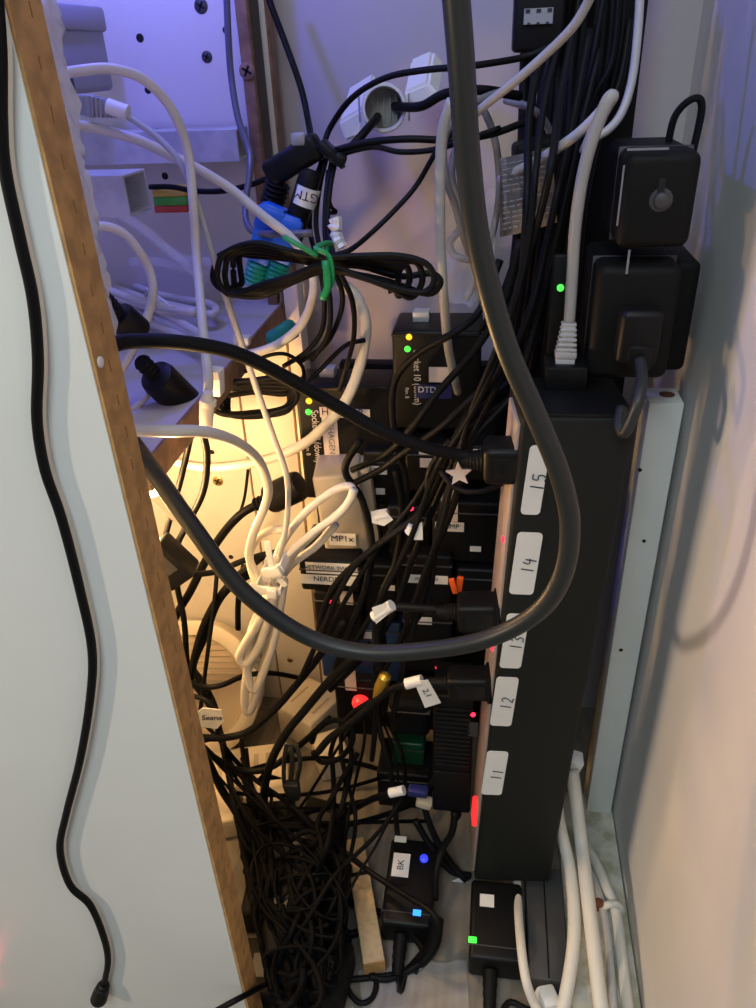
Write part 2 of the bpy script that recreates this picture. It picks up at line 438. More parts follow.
# socket rail on the left face, its warm highlight put into the colour
bm = bmesh.new(); box(bm, S(-0.5, SD * 0.42, 0.5) + SR @ Vector((-0.0008, 0, 0)), (0.0024, SD * 0.68, SL * 0.97), 0.0005, SR); new('socket_rail', bm, 'rail', ps, True)
def strip_w(py):
    """fraction along the strip whose front shows at this row"""
    best = min(range(401), key=lambda k: abs(proj(S(0, 0, k / 400))[1] - py)); return best / 400
def proj(p):
    x = p.x * EX.x + p.y * EY.x + p.z * EZ.x; y = p.x * EX.y + p.y * EY.y + p.z * EZ.y; z = zc(p)
    return 378 + F * x / z, 504 + F * y / z
def strip_u(px, w):
    a = proj(S(-0.5, 0, w))[0]; b = proj(S(0.5, 0, w))[0]; return -0.5 + (px - a) / (b - a)
for num, x0, x1, y0, y1, sl in (('15', 522, 548, 446, 515, .1), ('14', 510, 541, 533, 595, .1), ('13', 500, 528, 614, 668, .1), ('12', 490, 518, 677, 726, .1), ('11', 481, 508, 752, 795, .1)):
    w0, w1 = strip_w(y0), strip_w(y1); wm = (w0 + w1) / 2
    u = strip_u((x0 + x1) / 2, wm); width = (strip_u(x1 - 3, wm) - strip_u(x0 + 3, wm)) * SW; h = (w1 - w0) * SL
    lr = SR @ Euler((0, 0.03, 0)).to_matrix()
    lo = rounded_plate('number_label', ps, S(u, -0.0002, wm), width, h, 0.003, 'label', lr); lo['label'] = 'white sticker reading ' + num
    scribble(lo, num, 0.0088, S(u + 0.03, -0.0012, wm), lr @ Euler((0, -PI / 2 + 0.12, 0)).to_matrix())
# red rocker switch on the socket side
wr = strip_w(826)
bm = bmesh.new(); box(bm, S(-0.5, 0.014, wr) + SR @ Vector((-0.003, 0, 0)), (0.006, 0.014, 0.026), 0.0015, SR); rs = new('rocker_switch', bm, 'redlens', ps, True)
rs['label'] = 'glowing red rocker switch'
for py in (550, 660): 
    w = strip_w(py); bm = bmesh.new(); box(bm, S(-0.5, 0.012, w) + SR @ Vector((-0.0022, 0, 0)), (0.003, 0.004, 0.004), 0.001, SR); new('pilot_light', bm, 'led_red', ps, True)

# wooden board the strip is fixed to
wb = empty('mounting_board', (0, 0, 0), 'brown wooden board standing behind the black power strip', 'board')
xl = PY(508, 520, 0.522).x
boxo('plank', (xl + 0.036, 0.534, (PY(520, 398, 0.522).z + FLOOR) / 2), (0.072, 0.018, PY(520, 398, 0.522).z - FLOOR), 'copper', wb, 0.001)

# dark backing added for the deep shade behind the stack and right-hand tangle
bb = empty('dark_backing', (0, 0, 0), 'tall dark backing added for the deep shade behind the stacked black adapters', 'board')
xl = PY(352, 560, 0.645).x
boxo('panel', ((xl + 0.118) / 2, 0.653, (-0.24 + FLOOR) / 2), (0.118 - xl, 0.014, -0.24 - FLOOR), 'blackmatte', bb, 0.001)
boxo('upper_panel', ((0.035 + 0.1) / 2, 0.653, 0.06), (0.065, 0.013, 0.60), 'blackmatte', bb, 0.001)

# ================================================================== boxes, adapters, plugs
def frame_rot(yaw=0, roll=0, pitch=0):
    return Euler((pitch, roll, yaw)).to_matrix()
def scrawl(parent, x0, y0, x1, y1, Y, m='ink', seed=0, w=0.0004):
    """short unreadable pen marks on a label, as small as they are in the photo"""
    rnd = random.Random(seed); bm = bmesh.new(); n = max(3, int((x1 - x0) / 3)); pts = []
    for i in range(n * 2):
        px = x0 + (x1 - x0) * i / (n * 2 - 1); py = (y0 + y1) / 2 + (y1 - y0) / 2 * (1 if i % 2 else -1) * rnd.uniform(.3, 1)
        pts.append(PY(px, py, Y - 0.0011) - parent.location)
    tube(bm, catmull(pts, 2), w, 4); return new('handwriting', bm, m, parent, True)

# ---- two network converters -----------------------------------------------------
def converter(label, x0, y0, x1, y1, Y, depth, leds, lines, name='media_converter'):
    c, s = pxbox(x0, y0, x1, y1, Y, depth)
    t = empty(name, (c.x, c.y, c.z - s.z / 2), label, 'network converter', 'network converters')
    o = c - t.location
    bm = bmesh.new(); box(bm, o, s, 0.003, seg=3); new('case', bm, 'black', t, True)
    bm = bmesh.new(); box(bm, o + Vector((0, -0.0, s.z / 2 - 0.004)), (s.x * 1.012, s.y * 1.012, 0.0025), 0.0008); new('lid_seam', bm, 'blackgloss', t, True)
    for px, py, m in leds: led(t, px, py, Y, m, 6.5)
    for s_, size, px, py in lines:
        text(t, s_, size, PY(px, py, Y - 0.0005) - t.location, 'silkscreen', -PI / 2, sx=0.8)
    # a small metal network jack on its top
    bm = bmesh.new(); box(bm, o + Vector((-s.x * 0.2, 0.004, s.z / 2 + 0.0035)), (0.013, 0.013, 0.008), 0.0006); new('jack', bm, 'alu', t, True)
    return t
YL = 0.585; YR = 0.565
cl = converter('black network converter with amber and green lights beside the pale batten', 300, 386, 392, 500, YL, 0.042,
    ((309, 401, 'led_amber'), (308.5, 412, 'led_green')), (('Socket 10 (down)', 0.0088, 316.5, 437), ('Rev. B', 0.0052, 308, 450)))
lo = plate(cl, 'label', 323, 407, 338, 459, YL, 'labelpink'); text(lo, 'BEHAGEN', 0.0075, PY(331, 437, YL - 0.0012) - cl.location, 'greyink', -PI / 2)
lo = plate(cl, 'label', 320, 407, 346, 417, YL, 'labelpink', off=0.0003); text(lo, 'H', 0.009, PY(325, 412, YL - 0.0016) - cl.location)
lo = plate(cl, 'label', 351, 409, 370, 418, YL, 'label'); text(lo, 'R', 0.009, PY(361, 413, YL - 0.0012) - cl.location)
cr = converter('black network converter with a blue strip and white sticker, behind the thick cable', 393, 331, 480, 430, YR, 0.050,
    ((409, 337, 'led_amber'), (407.5, 349, 'led_green')), (('Socket 10 (down)', 0.0080, 417, 378), ('Rev. B', 0.0045, 407, 393)))
lo = plate(cr, 'white_sticker', 429, 367, 457, 382, YR, 'labelpink'); scrawl(lo, 443, 373.5, 450, 376.5, YR, 'greyink', 3)
lo = plate(cr, 'blue_strip', 416, 384.5, 452, 398, YR, 'navy', off=0.0003)
text(lo, 'DTD', 0.0070, PY(427, 390, YR - 0.0016) - cr.location, 'label')

# ---- beige adapter with MP1 label ----------------------------------------------
Ym = 0.545
c, s = pxbox(317, 476, 362, 558, Ym, 0.045)
mp = empty('plug_in_adapter', (c.x, c.y, c.z - s.z / 2), 'beige plug-in power adapter labelled MP1', 'power adapter')
rr = frame_rot(0.10, -0.08)
bm = bmesh.new(); box(bm, (0, 0, s.z / 2), s, 0.003, rr, 3); new('case', bm, 'cream', mp, True)
bm = bmesh.new(); box(bm, rr @ Vector((s.x / 2 + 0.004, 0.004, 0.0)) + Vector((0, 0, s.z / 2)), (0.010, s.y * 0.8, s.z * 0.96), 0.003, rr); new('side_rib', bm, 'cream', mp, True)
lo = plate(mp, 'label', 329, 533, 356, 545, Ym - 0.002, 'label'); text(lo, 'MP1x', 0.0088, PY(342, 539, Ym - 0.0035) - mp.location)

# ---- generic black adapters in the stack -----------------------------------------
def brick(label, x0, y0, x1, y1, Y, depth, m='black', group='black adapters in the stack', labels=(), leds=(), yaw=0, cat='power adapter', name='power_adapter', bev=0.003, vents=0):
    c, s = pxbox(x0, y0, x1, y1, Y, depth)
    t = empty(name, (c.x, c.y, c.z - s.z / 2), label, cat, group)
    rot = frame_rot(yaw)
    bm = bmesh.new(); box(bm, (0, 0, s.z / 2), s, bev, rot, 3); new('case', bm, m, t, True)
    bm = bmesh.new(); box(bm, (0, -s.y * 0.02, s.z - 0.010), (s.x * 1.006, s.y * 1.006, 0.0012), 0.0004, rot); new('seam', bm, 'darkgrey', t, True)
    for k in range(vents):
        pass
    for i, l in enumerate(labels):
        lx0, ly0, lx1, ly1, tx, mm = l
        lo = plate(t, 'label', lx0, ly0, lx1, ly1, Y, mm, off=0.0002 * i)
        if tx == '~': scrawl(lo, lx0 + 3, (ly0 + ly1) / 2 - 1.5, lx1 - 3, (ly0 + ly1) / 2 + 1.5, Y - 0.0002 * i, 'greyink', lx0)
        elif tx: text(lo, tx, (PY(lx0, ly0, Y) - PY(lx0, ly1, Y)).z * (0.72 if len(tx) < 8 else 0.5), PY((lx0 + lx1) / 2, (ly0 + ly1) / 2, Y - 0.0012 - 0.0002 * i) - t.location)
    for px, py, mm in leds: led(t, px, py, Y, mm, 5.5)
    return t
brick('flat black device with two white labels, one handwritten', 300, 561, 360, 592, 0.525, 0.06, cat='device', name='label_device',
      labels=((306, 563, 358, 573.5, 'NETWORK SWITCH', 'label'), (300, 575, 357, 584, 'NERDF S', 'label')), group=None)
brick('black adapter with a red light and small sticker under the handwritten label', 315, 593, 362, 640, 0.535, 0.055, labels=((340, 588, 353, 604, '', 'labelpink'),), leds=((329, 601, 'led_red'),))
brick('blue box half hidden below the looping thick cable', 320, 622, 402, 680, 0.545, 0.05, m='bluebox', group=None, cat='box', name='blue_box', labels=((360, 630, 374, 638, '~', 'label'),))
brick('black adapter with light label in the row under the white sticker converter', 364, 452, 404, 505, 0.57, 0.055, labels=((370, 466, 387, 474, 'MM', 'label'), (376, 488, 385, 494, '', 'label')))
brick('black adapter marked with a torn paper label beside the star', 405, 444, 446, 492, 0.553, 0.055, labels=((419, 446, 440, 455, '~', 'labelpink'), (420, 458, 436, 467, '', 'labelpink')))
brick('black adapter with tiny white print above the upper plug', 452, 446, 497, 482, 0.560, 0.055, labels=((473, 449, 487, 456, '~', 'label'),))
brick('black adapter labelled PUMP', 432, 503, 500, 563, 0.545, 0.06, labels=((435, 522, 464, 531, 'PUMP', 'label'), (470, 546, 481, 551, '~', 'label'), (441, 486, 458, 521, '', 'labelpink')))
brick('narrow black adapter with red light left of the adapter labelled PUMP', 388, 507, 431, 565, 0.55, 0.055, leds=((411, 508.5, 'led_red'), ))
brick('black adapter with red light and long white label strip', 396, 556, 452, 612, 0.535, 0.06, labels=((404.5, 575, 448, 583, 'AMP 8 LED', 'label'),), leds=((413, 559.5, 'led_red'),))
brick('black adapter with a small white label left of the long label strip', 364, 566, 396, 622, 0.54, 0.055, labels=((381, 585, 395, 590, '', 'label'),))
brick('black adapter behind the middle plug, right of the long label strip', 455, 570, 498, 640, 0.54, 0.055)
brick('black adapter with white print under the middle plug', 403, 613, 452, 672, 0.53, 0.06, labels=((417, 617, 432, 624, '~', 'label'),), leds=((438, 668, 'led_red'),))
brick('black adapter low in the stack with big red light', 336, 680, 375, 735, 0.535, 0.05, labels=((345, 670, 356, 690, '', 'labelpink'),), leds=())
brick('dark adapter with rounded face below the paper flag', 388, 705, 430, 738, 0.52, 0.05, m='blackmatte', bev=0.008)
brick('green-cased adapter low between the dark adapters', 392, 744, 424, 768, 0.55, 0.03, m='greencase', group=None)
brick('lowest black adapter of the stack above the floor adapters', 378, 775, 430, 835, 0.535, 0.05, labels=((401, 836 - 22, 411, 826, '', 'label'),))
# big red lamp ball in the stack
bm = bmesh.new(); p = PY(361, 701, 0.528); lathe(bm, p, (0, -1, 0), [(0.0085, 0), (0.0085, 0.004), (0.0065, 0.0075), (0.002, 0.009)], 16)
tag(new('indicator_lamp', bm, 'redlens', None, True), 'round glowing red indicator lamp low in the stack', 'lamp')

# ---- ribbed adapter below the lowest plug ------------------------------------------
Yb = 0.475
c, s = pxbox(433, 697, 472, 812, Yb, 0.045)
t = empty('power_adapter', (c.x, c.y, c.z - s.z / 2), 'ribbed black power adapter hanging beside the number 11 sticker', 'power adapter')
bm = bmesh.new(); box(bm, (0, 0, s.z * 0.5), s, 0.003, seg=3); new('case', bm, 'black', t, True)
for k in range(14):
    bm = bmesh.new(); box(bm, (0, -s.y / 2 - 0.0006, s.z * (0.44 + 0.036 * k)), (s.x * 0.86, 0.0022, 0.0028), 0.0008); new('rib', bm, 'blackgloss', t, True)
bm = bmesh.new(); box(bm, (0, -s.y / 2 - 0.0008, s.z * 0.20), (s.x * 0.98, 0.003, s.z * 0.36), 0.0014); new('lower_cover', bm, 'blackmatte', t, True)
bm = bmesh.new(); tube(bm, [Vector((0.004, -s.y * 0.3, 0.014 - 0.004 * k)) for k in range(9)], 0.004, 10, radii=[0.0055 if k % 2 else 0.0045 for k in range(9)]); new('strain_relief', bm, 'black', t, True)
plate(t, 'label', 472 - 4, 722, 478, 736, Yb, 'darkgrey'); led(t, 473, 715, Yb, 'led_red', 5)
# blue connector with white collar beside it
t = empty('data_plug', PY(418, 797, 0.455), 'blue data plug with a white tape collar left of the ribbed adapter', 'plug')
bm = bmesh.new(); box(bm, PY(418, 791, 0.455) - t.location, (0.018, 0.010, 0.0078), 0.002, (0, 0.06, 0)); new('body', bm, 'navy', t, True)
bm = bmesh.new(); cyl(bm, PY(390, 793, 0.455) - t.location, PY(404, 790, 0.455) - t.location, 0.0045, 12); new('tape_collar', bm, 'label', t, True)
bm = bmesh.new(); box(bm, PY(424, 802, 0.455) - t.location, (0.014, 0.010, 0.008), 0.0015, (0, 0.3, 0)); new('tip', bm, 'cream', t, True)

# ---- power bricks lying on the floor -------------------------------------------------
def floor_brick(label, x0, x1, yfront, yback, h, ledspec, labels, m='black'):
    a = PZ(x0, yfront, FLOOR); b = PZ(x1, yfront, FLOOR)
    L = PZ((x0 + x1) / 2, yback, FLOOR + h).y - a.y
    c = Vector(((a.x + b.x) / 2, a.y + L / 2, FLOOR))
    t = empty('power_adapter', c, label, 'power adapter', 'power bricks on the floor')
    w = b.x - a.x
    bm = bmesh.new(); box(bm, (0, 0, h / 2), (w, L, h), 0.004, seg=3); new('case', bm, m, t, True)
    bm = bmesh.new(); box(bm, (0, -L / 2 + 0.0115, h / 2 + 0.0002), (w * 1.005, 0.0010, h * 1.004), 0.0003); new('end_seam', bm, 'darkgrey', t, True)
    px, py, mm = ledspec; p = PZ(px, py, FLOOR + h); bm = bmesh.new(); r = rpx(p, 8) 
    box(bm, p - c + Vector((0, 0, 0.0004)), (r * 2, r * 1.5, 0.0012), 0.0003); new('led', bm, mm, t)
    for (x, y, X, Y_, tx) in labels:
        q0 = PZ(x, y, FLOOR + h); q1 = PZ(X, Y_, FLOOR + h); mid = (q0 + q1) / 2 - c
        lo = boxo('label', mid + Vector((0, 0, 0.0005)), (abs(q1.x - q0.x), abs(q1.y - q0.y), 0.0006), 'label', t)
        if tx:
            o = text(lo, tx, 0.009, (0, 0, 0), roll=0)
            for v in o.data.vertices: v.co = Euler((-PI / 2, 0, 0)).to_matrix() @ v.co; v.co = Euler((0, 0, PI / 2)).to_matrix() @ v.co + mid + Vector((0, 0, 0.0009))
    bm = bmesh.new(); sp = [Vector((-w * 0.1, -L / 2 - 0.0035 * k, h * 0.45 - 0.0010 * k)) for k in range(10)]
    tube(bm, sp, 0.005, 10, radii=[0.0066 - 0.0002 * k + (0.0006 if k % 2 else 0) for k in range(10)]); new('strain_relief', bm, 'cord', t, True)
    t['tip'] = tuple(c + sp[-1])
    return t
fb1 = floor_brick('black power brick with a bright blue light lying on the floor', 381, 432, 941, 838, 0.030, (417, 913, 'led_blue'), ((394, 853, 408, 878, 'BK'), (395, 836, 406, 843, '')))
fb2 = floor_brick('black power brick with a green light lying below the power strip', 468, 522, 976, 880, 0.030, (472.5, 940, 'led_green'), ((480, 894, 494, 908, ''),))
bm = bmesh.new(); p = PZ(424, 859, FLOOR + 0.03); lathe(bm, p, (0, -0.3, 1), [(0.004, 0), (0.004, 0.002), (0.002, 0.0035)], 12)
o = new('led', bm, 'led_deepblue', None, True); o.parent = fb1; o.matrix_parent_inverse = Matrix.Translation(-fb1.location)
for k, (px, py, lift, rz, sx, sy, lab) in enumerate((
        (270, 985, 0, 0.12, .046, .050, 'black box at the bottom of the tangle touching the panel foot'),
        (322, 985, 0, -0.10, .050, .050, 'large dark box at the bottom of the tangle, nearest the front'),
        (274, 905, 0, 0.08, .048, .058, 'black power brick buried in the tangle left of the pale stick'),
        (326, 905, 0, -0.06, .044, .056, 'black adapter under the tied cables beside the pale stick'),
        (268, 842, 0, 0.25, .050, .052, 'black box in the darkest part of the tangle by the panel edge'),
        (322, 840, 0, -0.20, .046, .052, 'black adapter in the tangle above the pale stick'),
        (292, 930, .0335, 0.35, .046, .070, 'black adapter lying on top of others in the middle of the dark pile'),
        (300, 868, .0335, -0.4, .044, .060, 'topmost black adapter at the upper end of the dark pile'))):
    p = PZ(px, py, FLOOR + lift)
    t = empty('buried_adapter', (p.x, p.y, FLOOR + lift), lab, 'power adapter', 'adapters buried in the tangle')
    bm = bmesh.new(); box(bm, (0, 0, 0.016), (sx, sy, 0.032), 0.004, (0, 0, rz), 3); new('case', bm, 'blackmatte', t, True)
    bm = bmesh.new(); box(bm, (0, 0, 0.0322), (sx * 0.5, sy * 0.4, 0.0006), 0, (0, 0, rz)); new('label', bm, 'darkgrey', t)
    bm = bmesh.new(); q = Euler((0, 0, rz)).to_matrix(); tube(bm, [q @ Vector((0, -sy / 2 - 0.0012 * i, 0.016)) for i in range(5)], 0.004, 8, radii=[0.005 if i % 2 else 0.0043 for i in range(5)]); new('strain_relief', bm, 'cord', t, True)

# ---- plugs in the main strip -----------------------------------------------------
def mains_plug(label, px0, px1, py, Y, h_px, roll=0.0):
    a = PY(px0, py, Y); b = PY(px1, py, Y); L = (b - a).length; h = h_px * zc(a) / F
    t = empty('mains_plug', (a + b) / 2, label, 'plug', 'plugs in the power strip')
    rot = Euler((0, math.atan2(-(b - a).z, (b - a).x) + roll, 0)).to_matrix()
    bm = bmesh.new()
    vs = box(bm, rot @ Vector((L * 0.16, 0, 0)), (L * 0.68, h * 0.95, h), h * 0.16, rot, 3)
    new('body', bm, 'black', t, True)
    bm = bmesh.new(); box(bm, rot @ Vector((L * 0.19, -h * 0.475, 0)), (L * 0.44, 0.0016, h * 0.56), 0.0007, rot, 2); new('grip_panel', bm, 'blackgloss', t, True)
    bm = bmesh.new(); box(bm, rot @ Vector((L * 0.47, 0, 0)), (L * 0.10, h * 1.06, h * 1.1), h * 0.1, rot, 2); new('collar', bm, 'black', t, True)
    bm = bmesh.new(); n = 13; pts = [rot @ Vector((-L * 0.18 - L * 0.34 * k / n, 0, 0)) for k in range(n + 1)]
    tube(bm, pts, 0.004, 12, radii=[h * (0.30 - 0.11 * k / n) * (1.0 if k % 2 else 0.92) for k in range(n + 1)]); new('strain_relief', bm, 'cord', t, True)
    return t
mains_plug('black mains plug on the thick horizontal cable, at the number 15 sticker', 462, 530, 460, 0.452, 40)
mains_plug('black mains plug under the orange tag, at the number 13 sticker', 438, 499, 612, 0.452, 33)
mains_plug('black mains plug with a paper flag on its cable, near sticker 12', 428, 491, 683, 0.452, 28)

# ---- two big plug-in adapters on the right ----------------------------------------
def wall_wart(label, x0, y0, x1, y1, Y, depth, side=0, yaw=0.0):
    c, s = pxbox(x0, y0, x1, y1, Y, depth)
    t = empty('plug_in_adapter', (c.x, c.y, c.z - s.z / 2), label, 'power adapter', 'big plug-in adapters')
    rot = frame_rot(yaw); up = Vector((0, 0, s.z / 2))
    bm = bmesh.new(); box(bm, up, s, 0.006, rot, 4); new('case', bm, 'blackmatte', t, True)
    bm = bmesh.new(); box(bm, up + rot @ Vector((0, -s.y * 0.16, 0)), (s.x * 1.012, 0.0012, s.z * 1.012), 0.0004, rot); new('seam', bm, 'darkgrey', t, True)
    return t, s, rot, up
ta, sa, ra, ua = wall_wart('upper black plug-in adapter with a loop of wire on top', 621, 152, 697, 249, 0.475, 0.085)
bm = bmesh.new(); tube(bm, catmull([Vector(v) + PY(690, 137, 0.52) - ta.location for v in ((-0.011, 0.005, -0.014), (-0.010, 0.003, 0.010), (-0.002, 0, 0.020), (0.004, 0, 0.016), (0.003, 0, -0.008), (0.002, 0, -0.018))], 6), 0.0022, 8); new('wire_loop', bm, 'cord', ta, True)
bm = bmesh.new(); lathe(bm, PY(661, 200, 0.475) - ta.location + Vector((0, 0.001, 0)), (0, -1, 0), [(0.0065, 0), (0.0065, 0.001), (0.0045, 0.0012), (0.004, 0.004), (0.0015, 0.005)], 14); new('screw_post', bm, 'darkgrey', ta, True)
bm = bmesh.new(); box(bm, PY(661, 190, 0.475) - ta.location, (0.004, 0.002, 0.012), 0.001); new('key_slot', bm, 'hole', ta)
bm = bmesh.new(); box(bm, PY(648, 149, 0.4735) - ta.location, (0.022, 0.0008, 0.0012)); box(bm, PY(620.5, 196, 0.474) - ta.location, (0.0009, 0.001, 0.032)); new('grey_edge_lines', bm, 'greyink', ta)  # thin grey lines along the top and left edges
tb, sb, rb, ub_ = wall_wart('lower black plug-in adapter resting on the power strip', 592, 266, 676, 380, 0.478, 0.075)
bm = bmesh.new(); vsx = box(bm, PY(638, 335, 0.470) - tb.location, (0.025, 0.018, 0.034), 0.004, seg=3); box(bm, PY(639, 355, 0.466) - tb.location, (0.017, 0.014, 0.018), 0.004, (0.2, 0, 0)); new('power_plug', bm, 'black', tb, True)
bm = bmesh.new(); box(bm, PY(628, 262, 0.476) - tb.location, (0.0012, 0.001, 0.014)); new('grey_line', bm, 'greyink', tb)  # short thin grey upright line near the top
cc, ss = pxbox(666, 262, 694, 372, 0.52, 0.06)
t = empty('plug_in_adapter', (cc.x, cc.y, cc.z - ss.z / 2), 'third black plug-in adapter half hidden beside the right wall', 'power adapter', 'big plug-in adapters')
bm = bmesh.new(); box(bm, (0, 0, ss.z / 2), ss, 0.005, seg=3); new('case', bm, 'blackmatte', t, True)

# ---- top right: black supply with grey label -------------------------------------
t = brick('black power supply with a grey rating label at the top of the gap', 514, -40, 566, 52, 0.60, 0.05, group=None, name='power_supply', cat='power supply')
c, s = pxbox(524, 8, 553, 24, 0.598, 0.001); lo = boxo('rating_label', c - t.location, s, 'grey', t)
bm = bmesh.new()
for i in range(3): box(bm, c - t.location + Vector((-0.007 + 0.007 * i, -0.0008, 0.003)), (0.003, 0.0006, 0.002)); box(bm, c - t.location + Vector((-0.006 + 0.006 * i, -0.0008, -0.004)), (0.002, 0.0006, 0.0012))
new('lettering', bm, 'ink', lo)
# silver text label
q = [PY(500, 158, 0.54), PY(552, 146, 0.545), PY(557, 222, 0.545), PY(500, 237, 0.54)]
t = empty('adapter', (q[0] + q[2]) / 2 + Vector((0.0, 0.015, 0)), 'dark adapter behind black cables with a silver sticker of printed lines', 'power adapter')
bm = bmesh.new(); ax = (q[1] - q[0]).normalized(); az = (q[0] - q[3]).normalized(); ay = az.cross(ax).normalized(); rm = Matrix((ax, ay, az)).transposed()
if ay.y < 0: ay = -ay
box(bm, ay * 0.004 + ax * 0.006, ((q[1] - q[0]).length * 0.92, 0.026, (q[0] - q[3]).length * 1.15), 0.003, rm, 3); new('case', bm, 'blackmatte', t, True)
bm = bmesh.new(); nn = 8; rows = []
for i in range(nn + 1):
    u = i / nn; a = q[0].lerp(q[1], u); b = q[3].lerp(q[2], u); k = -0.0035 * math.sin(u * PI) - 0.001
    rows.append((bm.verts.new(a - t.location + Vector((0, k, 0))), bm.verts.new(b - t.location + Vector((0, k, 0)))))
for a, b in zip(rows, rows[1:]): bm.faces.new((a[0], b[0], b[1], a[1]))
r_ = bmesh.ops.solidify(bm, geom=bm.faces[:], thickness=0.0004)
sl = new('silver_label', bm, 'foil', t, 'all')
bm = bmesh.new()
for r in range(13):
    v = 0.08 + r * 0.068
    if r == 6: continue
    x = 0.05
    while x < 0.86:
        wl = random.uniform(0.06, 0.16)
        a = q[0].lerp(q[1], x).lerp(q[3].lerp(q[2], x), v); u = x + wl / 2
        box(bm, q[0].lerp(q[1], u).lerp(q[3].lerp(q[2], u), v) - t.location + Vector((0, -0.0035 * math.sin(u * PI) - 0.0018, 0)), ((q[1] - q[0]).length * wl, 0.0004, 0.0007), 0, rm); x += wl + 0.03
new('lettering', bm, 'paleprint', sl)

# ---- ethernet plugs ----------------------------------------------------------------
def rj45(label, p0, p1, w, m='whitegrey', body='alu', group=None):
    """boot from p0 (cable side) towards p1 (jack)"""
    p0 = Vector(p0); p1 = Vector(p1); d = p1 - p0; L = d.length
    t = empty('network_plug', p1, label, 'network plug', group)
    dz = d.normalized(); x = dz.cross(Vector((0, 1, 0))).normalized(); y = dz.cross(x); rm = Matrix((x, y, dz)).transposed(); o = p0 - p1
    bm = bmesh.new()
    for k in range(6): box(bm, o + dz * L * (0.04 + 0.105 * k), (w * (0.70 + 0.05 * k), w * (0.62 + 0.04 * k), L * 0.075), w * 0.06, rm)
    box(bm, o + dz * L * 0.35, (w * 0.66, w * 0.6, L * 0.66), w * 0.1, rm); box(bm, o + dz * L * 0.68, (w, w * 0.8, L * 0.16), w * 0.08, rm); new('boot', bm, m, t, True)
    bm = bmesh.new(); box(bm, o + dz * L * 0.88, (w * 0.9, w * 0.62, L * 0.26), w * 0.04, rm); new('plug_body', bm, body, t, True)
    return t
rj45('white network plug pushed into the jack on top of the power strip', PY(569, 322, 0.49), PY(564, 368, 0.488), 0.0135)
c, s = pxbox(546, 366, 588, 384, 0.478, 0.03)
t = empty('network_jack', c, 'black network jack block on top of the power strip', 'jack'); bm = bmesh.new(); box(bm, (0, 0, -0.004), (s.x, s.y, s.z + 0.006), 0.002); new('case', bm, 'black', t, True)
led(t, 560.5, 288, 0.50, 'led_green', 7, 'status_light'); 
bm = bmesh.new(); box(bm, PY(560, 312, 0.506) - c, (0.014, 0.006, 0.075), 0.002); new('riser', bm, 'black', t, True)
rj45('grey network plug with a white cable tag on the upper shelf side', PY(118, 110, 0.50), PY(78, 104, 0.50), 0.0125, 'grey', 'grey')
bm = bmesh.new(); cyl(bm, PY(108, 106, 0.498), PY(128, 113, 0.498), 0.0046, 12)
tag(new('cable_tag', bm, 'label', None, True), 'small white tag sleeve on the thin grey cable', 'tag')

# ---- things on and above the shelf -------------------------------------------------
c, s = pxbox(24, 2, 62, 96, 0.56, 0.07)
t = empty('grey_device', (c.x, c.y, c.z - s.z / 2), 'dark grey plastic box behind the panel in the blue light', 'device')
bm = bmesh.new(); box(bm, (0, 0, s.z / 2), s, 0.004, seg=3); new('case', bm, 'grey', t, True)
bm = bmesh.new(); box(bm, (0, -0.001, s.z - 0.008), (s.x + 0.006, s.y + 0.004, 0.016), 0.003, seg=2); new('lid', bm, 'grey', t, True)
bm = bmesh.new(); box(bm, (s.x * 0.25, -s.y / 2, s.z * 0.1), (0.02, 0.004, 0.010), 0.001); new('port', bm, 'darkgrey', t, True)
def alu_tube(label, x0, y0, x1, y1, Y, depth, yaw):
    c, s = pxbox(x0, y0, x1, y1, Y, depth)
    t = empty('aluminium_tube', c, label, 'metal tube', 'square metal tubes')
    rot = frame_rot(yaw); w = 0.0018; L, d, h = s.x, depth, s.z
    bm = bmesh.new()
    for cc_, ss_ in (((0, -d / 2 + w / 2, 0), (L, w, h)), ((0, d / 2 - w / 2, 0), (L, w, h)), ((0, 0, h / 2 - w / 2), (L, d - 2 * w, w)), ((0, 0, -h / 2 + w / 2), (L, d - 2 * w, w))): box(bm, rot @ Vector(cc_), ss_, 0.0002, rot, 1)
    new('profile', bm, 'alu', t); 
    return t
alu_tube('long square aluminium tube fixed level on the back board', 52, 132, 238, 164, 0.628, 0.030, 0.0)
alu_tube('short square aluminium tube with an open end above the white cable bundle', 58, 176, 128, 218, 0.52, 0.034, -0.03)
t = empty('striped_block', PY(168, 203, 0.60), 'small block striped yellow, green and red beside the short tube', 'block')
for k, (a, b, m) in enumerate(((190, 197, 'tapeyellow'), (197, 206, 'tapegreen'), (206, 213, 'tapered'))):
    c, s = pxbox(152 + k, a, 185 + k, b, 0.60, 0.03); bm = bmesh.new(); box(bm, c - t.location, s, 0.001); new('stripe', bm, m, t, True)
# crumpled clear bag on the shelf
def crumple(name, label, quad, m, seed, amp=0.006, n=12, cat='bag', lift=Vector((0, 0, 1))):
    rnd = random.Random(seed); bm = bmesh.new(); g = []
    for j in range(n + 1):
        row = []
        for i in range(n + 1):
            u, v = i / n, j / n
            p = quad[0].lerp(quad[1], u).lerp(quad[3].lerp(quad[2], u), v)
            k = amp * (math.sin(u * 9 + seed) * math.cos(v * 7 + seed * 2) + math.sin((u + v) * 15 + seed) * 0.6 + rnd.uniform(-.5, .5))
            row.append(bm.verts.new(p + lift * (abs(k) + 0.0008)))
        g.append(row)
    for j in range(n):
        for i in range(n): bm.faces.new((g[j][i], g[j][i + 1], g[j + 1][i + 1], g[j + 1][i]))
    return tag(new(name, bm, m, None, 'all'), label, cat)
crumple('plastic_bag', 'clear plastic bag lying crumpled on the shelf under the white cables', [PZ(90, 262, SZ), PZ(222, 275, SZ), PZ(190, 352, SZ), PZ(118, 350, SZ)], 'bag', 2, 0.004)
